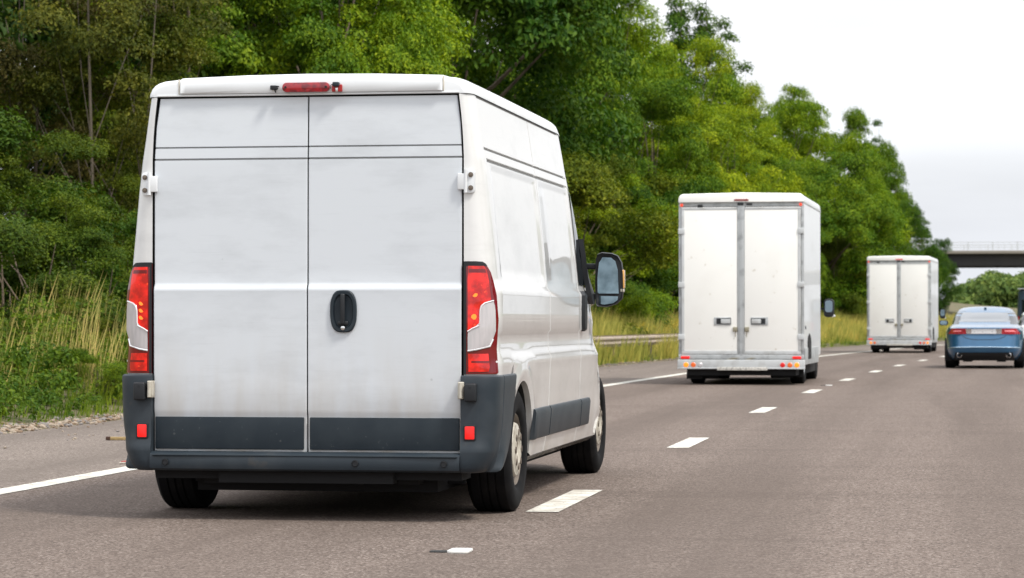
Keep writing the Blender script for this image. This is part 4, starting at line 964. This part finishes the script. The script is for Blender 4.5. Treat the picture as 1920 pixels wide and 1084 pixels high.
def trunk_mesh(name, seed, cs, h0, top, r0, m, nlimb=14, stems=1):
    rr = random.Random(seed + 5); mb = MB()
    for q in range(stems):
        ox, oy = (rr.uniform(-.5, .5), rr.uniform(-.5, .5)) if stems > 1 else (0, 0)
        pts = []; rad = []; N = 9; bx_, by_ = rr.uniform(-.3, .3), rr.uniform(-.3, .3)
        for k in range(N):
            f = k / (N - 1); pts.append((ox * (1 + f) + bx_ * math.sin(f * 3) * top * .06, oy * (1 + f) + by_ * math.sin(f * 4) * top * .06, -.3 + f * top)); rad.append(r0 * (1.25 if k == 0 else 1) * (1 - f * .88))
        mb.tube(pts, rad, 9)
        for c in rr.sample(cs, min(nlimb, len(cs))):
            f = min(.9, max(.2, (c[2] * .55 - rr.uniform(0, .5)) / top)); i = int(f * (N - 1)); b0 = Vector(pts[i]); e0 = Vector(c); mid = b0.lerp(e0, .5) + Vector((rr.uniform(-.2, .2), rr.uniform(-.2, .2), rr.uniform(-.1, .35)))
            q1 = b0.lerp(mid, .5) + Vector((rr.uniform(-.1, .1), rr.uniform(-.1, .1), .1)); ra = rad[i] * .5
            mb.tube([b0, q1, mid, mid.lerp(e0, .6), e0], [ra, ra * .8, ra * .55, ra * .3, ra * .12], 6)
    me_o = mb.build(name, m); me = me_o.data; bpy.data.objects.remove(me_o); return me
PROTO = {}
def proto(key, seed, rx, rz, z0, ncl, nl, size, r0, bark=BARK, **kw):
    st = kw.pop('stems', 1); nlimb = kw.pop('nlimb', 14)
    V, cs = crown(seed, rx, rz, z0, ncl, nl, size, **kw)
    off = np.array([*(np.percentile(V[:, :2], 97, 0) + np.percentile(V[:, :2], 3, 0)) / 2, 0]); V = V - off; cs = [c - off for c in cs]
    PROTO[key] = (leaf_mesh('crown', V), trunk_mesh('trunk', seed, cs, z0, z0 + rz * 1.7, r0, bark, nlimb, st), float(np.percentile(V[:, 2], 99.7)))
proto('broad', 1, 2.9, 3.2, 1.6, 120, 700, .105, .17, r_cl=(.34, .72))
proto('broad2', 2, 2.6, 3.6, 1.2, 125, 700, .10, .16, r_cl=(.32, .68))
proto('tall', 3, 2.1, 4.4, 1.8, 125, 650, .10, .16, r_cl=(.32, .66))
proto('round', 4, 3.3, 2.9, 1.0, 120, 720, .105, .18, r_cl=(.34, .74))
proto('bush', 5, 1.9, 1.25, -.15, 52, 1100, .055, .04, r_cl=(.2, .46), stems=3, nlimb=6)
proto('bush2', 6, 1.6, 1.55, -.1, 50, 1100, .055, .04, r_cl=(.2, .44), stems=3, nlimb=6)
proto('wispy', 7, .8, 4.3, 2.8, 135, 75, .12, .07, r_cl=(.2, .42), hollow=.1, nlimb=30)
proto('bare', 8, 2.2, 2.9, 2.0, 95, 420, .085, .05, bark=BARKP, stems=3, nlimb=6, r_cl=(.28, .56))
def plant(name, key, cat, label, px, Y, top_py, col, group=None, wide=1.0, base=None, rot=None, x=None, sink=0):
    """stands on the bank at image column px, distance Y; its height reaches image row top_py"""
    crown_me, trunk_me, h = PROTO[key]
    while x is None and 60 < Y < 230 and lane(Y) - SH - xat(px, Y) < (4.2 if cat == 'shrub' else 5.2): Y += 1
    X = xat(px, Y) if x is None else x; zb = bankz(X, Y) if base is None else base
    H = zat(px, top_py, Y) - zb; sc_ = H / h
    o = empty(name, (X, Y, zb - sink), rot if rot is not None else (px * 1.7 + Y) % 6.28)
    o.scale = (sc_ * wide, sc_ * wide, sc_)
    t = bpy.data.objects.new('trunk', trunk_me); C.objects.link(t); t.parent = o
    c = bpy.data.objects.new('crown', crown_me); C.objects.link(c); c.parent = o; q_ = lerp(px, [0, 300, 900, 1500], [.62, .80, .88, .92]); c.color = (col[0] * q_, col[1] * q_, col[2] * q_, 1)  # dimmer left side of the view is put into the crown colour
    tag(o, label, cat, group); return o
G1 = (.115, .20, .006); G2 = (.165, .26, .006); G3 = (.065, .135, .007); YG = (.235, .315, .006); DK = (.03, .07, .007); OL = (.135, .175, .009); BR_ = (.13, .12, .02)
# ---------------------------------------------------------------- the wooded bank, tree by tree
GT = 'trees crowding the bank left of the road'; GB = 'shrubs along the foot of the trees'
T_ = [  # key, px, distance, top row, colour, width, label
 # tall trees behind, reaching above the frame on the left
 ('bare', 40, 54, -260, (.11, .10, .02), 0.80, 'olive-brown leafed tree at the top left corner with pale bare lower stems'),
 ('bare', 210, 52, -230, (.11, .125, .012), 0.80, 'thin multi-stemmed tree showing pale leaning trunks left of the big van roof'),
 ('broad', -120, 62, -420, G3, 0.88, 'dark tall tree behind the olive-brown tree at the left edge'),
 ('round', 130, 72, -420, DK, 0.88, 'dark tree filling the shade behind the pale leaning trunks'),
 ('broad2', 350, 62, -330, G1, 0.80, 'green tree rising directly above the big van left roof corner'),
 ('tall', 480, 70, -300, G3, 0.88, 'dark green tall tree above the left half of the van roof'),
 ('broad', 600, 66, -260, G2, 0.80, 'fresh green tree above the brake lamp of the big van'),
 ('round', 740, 78, -330, G3, 0.80, 'dark green round tree above the right half of the van roof'),
 ('tall', 840, 84, -280, G1, 0.82, 'broad-leaved green tree above the right roof corner of the big van'),
 ('broad2', 960, 92, -240, G1, 0.75, 'mid green tree standing over the side of the big van'),
 ('broad', 1010, 98, -150, G3, 0.56, 'large dark green tree rising above the frame right of the big van'),
 ('tall', 1130, 106, -110, G2, 0.62, 'tall bright tree reaching the frame top left of the poplars'),
 ('broad2', 1165, 112, -50, G2, 0.61, 'tree with crown touching the top edge beside the thin poplars'),
 # thin sparse trees against the sky
 ('wispy', 1278, 138, -60, G3, 0.8, 'leftmost of the thin sparse poplars against the white sky'),
 ('wispy', 1326, 138, -30, G3, .75, 'middle thin sparse poplar cut off by the top edge'),
 ('wispy', 1368, 142, 62, G3, .85, 'shortest thin sparse poplar, rightmost against the white sky'),
 # the skyline stepping down to the bridge
 ('broad', 1262, 120, 75, YG, .5, 'yellow-green crown at the foot of the thin poplars'),
 ('round', 1345, 128, 150, G2, 0.56, 'bright round crown just right of the shortest poplar'),
 ('broad2', 1395, 134, 160, YG, 0.56, 'yellowish crown above the roof of the nearer box truck'),
 ('broad', 1445, 142, 190, G2, 0.62, 'green crown on the skyline over the right edge of the nearer box truck'),
 ('tall', 1492, 150, 166, G2, 0.62, 'pointed crown standing highest right of the nearer box truck'),
 ('round', 1548, 158, 203, G2, 0.56, 'rounded green crown in mid skyline between the two box trucks'),
 ('broad2', 1590, 165, 210, G1, 0.62, 'darker green crown beside the thin drooping birch'),
 ('wispy', 1648, 176, 226, G3, 0.62, 'thin drooping birch showing above the tree line over the far box truck'),
 ('broad', 1630, 170, 268, G1, 0.53, 'leafy tree directly above the farther box truck'),
 ('tall', 1672, 176, 296, G1, 0.56, 'tree right of the drooping birch where the skyline drops'),
 ('broad2', 1708, 184, 390, (.045, .10, .010), 0.68, 'dark tree beside the left end of the road bridge'),
 ('round', 1745, 190, 450, (.045, .10, .010), 0.56, 'low dark tree partly covering the left end of the road bridge'),
 # middle row, crowns below the tall ones
 ('round', 690, 62, 28, G2, 0.56, 'small yellow-green tree just above the van roof centre'),
 ('broad', 300, 55, 30, OL, 0.72, 'olive tree with lower crown left of the big van roof'),
 ('broad2', 1075, 84, 180, OL, 0.80, 'olive-green tree right of the big van gutter'),
 ('round', 1150, 88, 200, G3, 0.72, 'dark middle-row tree above the van door mirror'),
 ('broad', 1225, 98, 150, G1, 0.72, 'mid green middle-row tree left of the nearer box truck roof'),
 ('bare', 1300, 104, 180, YG, 0.88, 'yellow-green tree with bare twigs above the nearer box truck'),
 ('bare', 1370, 112, 200, YG, 0.80, 'second twiggy yellow-green tree above the nearer box truck'),
 ('broad2', 1450, 122, 270, G1, 0.80, 'mid green tree right behind the upper right corner of the nearer box truck'),
 ('round', 1530, 132, 290, G1, 0.80, 'dense tree between the box trucks in the middle row'),
 ('broad', 1600, 142, 330, G2, 0.72, 'lighter green tree left of the farther box truck roof'),
 ('broad2', 1660, 152, 350, G3, 0.72, 'dark leafy tree behind the farther box truck roof'),
 ('round', 1700, 165, 385, G3, 0.55, 'dark crown right of the farther box truck roof'),
]
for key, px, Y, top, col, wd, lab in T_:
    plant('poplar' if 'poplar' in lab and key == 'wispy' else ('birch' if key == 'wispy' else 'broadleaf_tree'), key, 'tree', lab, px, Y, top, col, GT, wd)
B_ = [
 ('bush', 20, 38.5, 330, (.085, .145, .008), 1.0, 'big rounded green shrub at the left edge below the bare trunks'),
 ('bush2', 150, 41, 365, (.11, .17, .008), 1.0, 'fresh green shrub with drooping edge left of the big van tail lamp'),
 ('bush', -60, 42, 190, G3, 1.0, 'tall shrub mass at the left edge of the picture'),
 ('bush2', 90, 47, 250, (.11, .16, .008), 1.0, 'brighter shrub standing behind the rounded one at the left edge'),
 ('bush', 250, 46, 400, G3, .9, 'dark shrub beside the left side of the big van'),
 ('bush2', 225, 50, 330, OL, .9, 'olive shrub below the pale leaning trunks'),
 ('bush', 330, 56, 300, G3, 1.0, 'dark shrub mostly hidden behind the big van left edge'),
 ('bush2', 60, 34.5, 640, G2, 1.1, 'low leafy bramble at the left edge above the shoulder'),
 ('bush', 190, 33, 655, G1, 1.1, 'low nettle clump beside the big van bumper corner'),
 ('bush2', 130, 37, 560, OL, 1.1, 'olive weed clump on the bank between the low brambles'),
 ('bush', 1010, 74, 300, OL, 1.0, 'olive shrub showing beside the van side panels'),
 ('bush2', 1080, 80, 380, YG, 1.0, 'yellowish shrub above the big van door mirror'),
 ('bush', 1135, 82, 420, G3, 1.0, 'dark green shrub right behind the van door mirror'),
 ('bush2', 1195, 84, 400, G1, 1.0, 'mid green shrub between the door mirror and the nearer box truck'),
 ('bush', 1250, 88, 440, G3, 1.0, 'dark shrub meeting the left edge of the nearer box truck'),
 ('bush2', 1160, 90, 330, G2, 1.0, 'bright taller shrub above the crash barrier'),
 ('bush', 1240, 94, 320, OL, 1.0, 'olive shrub left of the nearer box truck roof corner'),
 ('bush2', 1560, 112, 400, OL, 0.60, 'yellow-olive shrub right of the nearer box truck'),
 ('bush', 1600, 124, 420, OL, 0.55, 'olive shrub left of the farther box truck'),
 ('bush', 1585, 108, 470, G1, 0.50, 'low green shrub over the verge grass between the box trucks'),
 ('bush2', 1530, 104, 430, G1, 0.50, 'green shrub peeping out by the nearer box truck right side'),
 ('bush', 1692, 160, 490, G3, 0.25, 'dark shrub right of the farther box truck'),
 ('bush2', 1718, 172, 500, DK, 0.25, 'dark low shrub left of the blue car roof'),
]
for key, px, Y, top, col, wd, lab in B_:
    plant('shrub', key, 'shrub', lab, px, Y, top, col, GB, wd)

# dense wood filling the bank behind the counted trees: its dark leaf colour stands for the shade inside
def scatter_mesh(name, pts, size_rng, n_leaf, r_rng, col, label, cat, kind='stuff'):
    rr = random.Random(len(pts)); V = []
    global npr; npr = np.random.default_rng(len(pts))
    for c in pts:
        r = rr.uniform(*r_rng); k = n_leaf; d = unit(k); d[:, 2] = np.abs(d[:, 2]) - .2
        p = np.array(c) + d * r * (.6 + .4 * npr.random(k))[:, None]; nr = d * .7 + unit(k) * .6 + np.array([.15, -.1, .35]); nr /= np.linalg.norm(nr, axis=1)[:, None]
        V.append(leaves(p, nr, npr.uniform(*size_rng, k)))
    o = bpy.data.objects.new(name, leaf_mesh(name, np.concatenate(V))); C.objects.link(o); o.color = (*col, 1); tag(o, label, cat, kind=kind); return o
rr = random.Random(5); pts = []
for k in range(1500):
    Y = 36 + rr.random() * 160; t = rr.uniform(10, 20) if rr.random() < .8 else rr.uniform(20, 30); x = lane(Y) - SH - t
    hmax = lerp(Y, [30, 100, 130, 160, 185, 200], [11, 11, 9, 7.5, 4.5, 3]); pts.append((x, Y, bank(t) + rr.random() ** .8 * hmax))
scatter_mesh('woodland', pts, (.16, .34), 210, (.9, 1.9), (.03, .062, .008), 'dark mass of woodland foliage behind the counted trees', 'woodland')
# far wood seen under the bridge
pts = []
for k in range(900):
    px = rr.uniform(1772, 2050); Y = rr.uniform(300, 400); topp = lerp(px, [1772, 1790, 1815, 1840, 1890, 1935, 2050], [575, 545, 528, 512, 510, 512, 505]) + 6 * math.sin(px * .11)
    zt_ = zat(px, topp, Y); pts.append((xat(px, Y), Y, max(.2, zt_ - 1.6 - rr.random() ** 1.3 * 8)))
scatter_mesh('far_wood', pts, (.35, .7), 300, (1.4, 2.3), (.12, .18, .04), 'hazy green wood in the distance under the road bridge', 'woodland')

# undergrowth of nettles and brambles on the near bank
def bank_pt(Y, t): return (lane(Y) - SH - t, Y, bank(t))
pts = []
for k in range(900):
    Y = rr.uniform(25, 50); t = .55 + rr.random() ** .9 * 6; h = lerp(t, [.5, 1.2, 3, 6], [.15, .6, 1.15, 1.3]) * (.45 + .6 * abs(math.sin(Y * 1.9 + t * 1.3) * math.cos(Y * .7 - t * 2.1))); x, y, z = bank_pt(Y, t); pts.append((x, y, z + h * rr.random()))
scatter_mesh('undergrowth', pts, (.035, .085), 240, (.12, .42), (.085, .14, .007), 'nettles and brambles covering the near bank beside the shoulder', 'undergrowth')
pts = []
for k in range(2400):
    Y = 50 + rr.random() * 128; t = 1.5 + rr.random() * 7; h = lerp(t, [1.3, 2, 7], [.15, .45, .9]) * rr.uniform(.3, 1.1); x, y, z = bank_pt(Y, t); pts.append((x, y, z + h * rr.random()))
scatter_mesh('verge_weeds', pts, (.06, .14), 90, (.25, .5), (.15, .20, .012), 'green weeds among the grass along the farther verge', 'weeds')

# grass: tapering blades in tufts
def grass(name, n, Yr, tr, hr, wr, cols, lab, seed, hfun=None, ypow=1.0):
    g_ = np.random.default_rng(seed); mats_ = cols; nb = 9
    Yc = Yr[0] + (Yr[1] - Yr[0]) * g_.random(n) ** ypow; tc_ = tr[0] + (tr[1] - tr[0]) * g_.random(n)
    V = []; M = []
    lx = np.interp(Yc, np.arange(20, 230, 1.), [lane(v) for v in np.arange(20, 230, 1.)])
    bz_ = np.interp(tc_, np.linspace(0, 20, 81), [bank(v) for v in np.linspace(0, 20, 81)])
    clump = (np.sin(Yc * 1.3) * np.cos(tc_ * 2.1 + Yc * .4) + 1) * .5
    for b in range(nb):
        keep = g_.random(n) < (.25 + .75 * clump)
        x = (lx - SH - tc_ + g_.normal(0, .07, n))[keep]; y = (Yc + g_.normal(0, .07, n))[keep]; z = bz_[keep]
        k = keep.sum(); h = g_.uniform(*hr, k) * (np.interp(tc_[keep], [.3, 1.2, 3], [.35, .85, 1]) if hfun is None else 1) * (.55 + .5 * clump[keep]); wd = g_.uniform(*wr, k)
        a = g_.uniform(0, 6.28, k); lean = g_.uniform(.05, .38, k) * h; az = g_.normal(.3, 1.1, k)
        dx, dy = np.cos(a) * wd, np.sin(a) * wd; ex, ey = np.cos(az) * lean, np.sin(az) * lean
        v = np.empty((k, 4, 3)); v[:, 0] = np.stack([x - dx, y - dy, z], 1); v[:, 1] = np.stack([x + dx, y + dy, z], 1)
        v[:, 3] = np.stack([x + ex * .62 - dx * .5, y + ey * .62 - dy * .5, z + h * .66], 1); v[:, 2] = np.stack([x + ex, y + ey, z + h], 1)
        V.append(v.reshape(-1, 3))
    o = bpy.data.objects.new(name, leaf_mesh(name, np.concatenate(V))); C.objects.link(o); o.color = (*cols, 1); tag(o, lab, 'grass', kind='stuff'); return o
grass('dry_grass', 14000, (50, 178), (1.15, 4.5), (.7, 1.4), (.006, .014), (.50, .46, .11), 'tall dry golden grass along the farther verge', 21)
grass('rail_grass', 260, (60, 90), (.3, .65), (.45, .95), (.006, .014), (.40, .38, .08), 'few golden-green tufts growing through in front of the crash barrier', 31, hfun=1)
grass('green_grass', 4200, (46, 190), (.2, 5), (.25, .7), (.006, .016), (.17, .23, .03), 'green grass at the foot of the golden verge grass', 22)
grass('near_dry_grass', 620, (27, 48), (1.2, 6.5), (.7, 1.5), (.0025, .005), (.44, .38, .12), 'tall straw-coloured grass stems standing in the near bank undergrowth', 23)
grass('near_green_grass', 2600, (25, 50), (.25, 5), (.2, .6), (.003, .007), (.14, .20, .015), 'short green grass along the near shoulder', 24)

# yellow ragwort heads by the barrier
YEL = mat('ragwort_yellow', (.75, .50, .02), .7)
for i, (px, py, Y) in enumerate(((1207, 612, 78.5), (1213, 632, 79), (1262, 612, 84), (1268, 603, 85), (1240, 622, 83), (1225, 616, 82), (1556, 612, 123), (1572, 600, 126))):
    X = xat(px, Y); z0 = bankz(X, Y); z1 = zat(px, py, Y); o = empty('ragwort', (X, Y, z0)); h = z1 - z0
    tag(o, ['yellow ragwort nearest the big van, above the crash barrier', 'low yellow ragwort just over the rail of the crash barrier', 'yellow ragwort at the left edge of the nearer box truck', 'highest yellow ragwort by the left edge of the nearer box truck', 'yellow ragwort behind the middle of the crash barrier', 'small yellow ragwort left of the nearer box truck, over the barrier', 'yellow ragwort close to the right side of the nearer box truck', 'yellow ragwort in the grass farther right, between the box trucks'][i], 'wild flower', 'yellow ragwort plants')
    s_ = MB(); rr2 = random.Random(i)
    for k in range(5): s_.tube([(0, 0, 0), (rr2.uniform(-.08, .08), rr2.uniform(-.08, .08), h * .6), (rr2.uniform(-.2, .2), rr2.uniform(-.15, .15), h * rr2.uniform(.9, 1.05))], .006, 5)
    s_.build('stems', mat('ragwort_stem', (.12, .17, .04), .8) if i == 0 else bpy.data.materials['ragwort_stem'], o)
    f_ = MB()
    for k in range(46):
        x, y, z = rr2.gauss(0, .12), rr2.gauss(0, .10), h + rr2.gauss(0, .06); r_ = rr2.uniform(.014, .026)
        f_.add([(x + r_ * math.cos(R(60 * q)), y + r_ * math.sin(R(60 * q)) * .8, z + rr2.uniform(-.01, .01)) for q in range(6)], [tuple(range(6))])
    f_.build('flower_heads', YEL, o, smooth=0)

# hedge of trees beyond the other carriageway: right of the frame, seen only mirrored in the vans' paint
for k in range(20):
    Y = 20 + k * 11 + rr.uniform(-3, 3); key = ['broad', 'round', 'broad2'][k % 3]
    cm_, tm_, h = PROTO[key]; o = empty('broadleaf_tree', (lane(Y) + 31 + rr.uniform(-2, 3), Y, .3), k * 1.3); s_ = rr.uniform(.95, 1.35); o.scale = (s_ * 1.4, s_ * 1.4, s_)
    for nm, me in (('trunk', tm_), ('crown', cm_)):
        c = bpy.data.objects.new(nm, me); C.objects.link(c); c.parent = o; c.color = (*G1, 1)
    tag(o, 'green tree in the row beyond the other carriageway', 'tree', 'trees beyond the other carriageway')
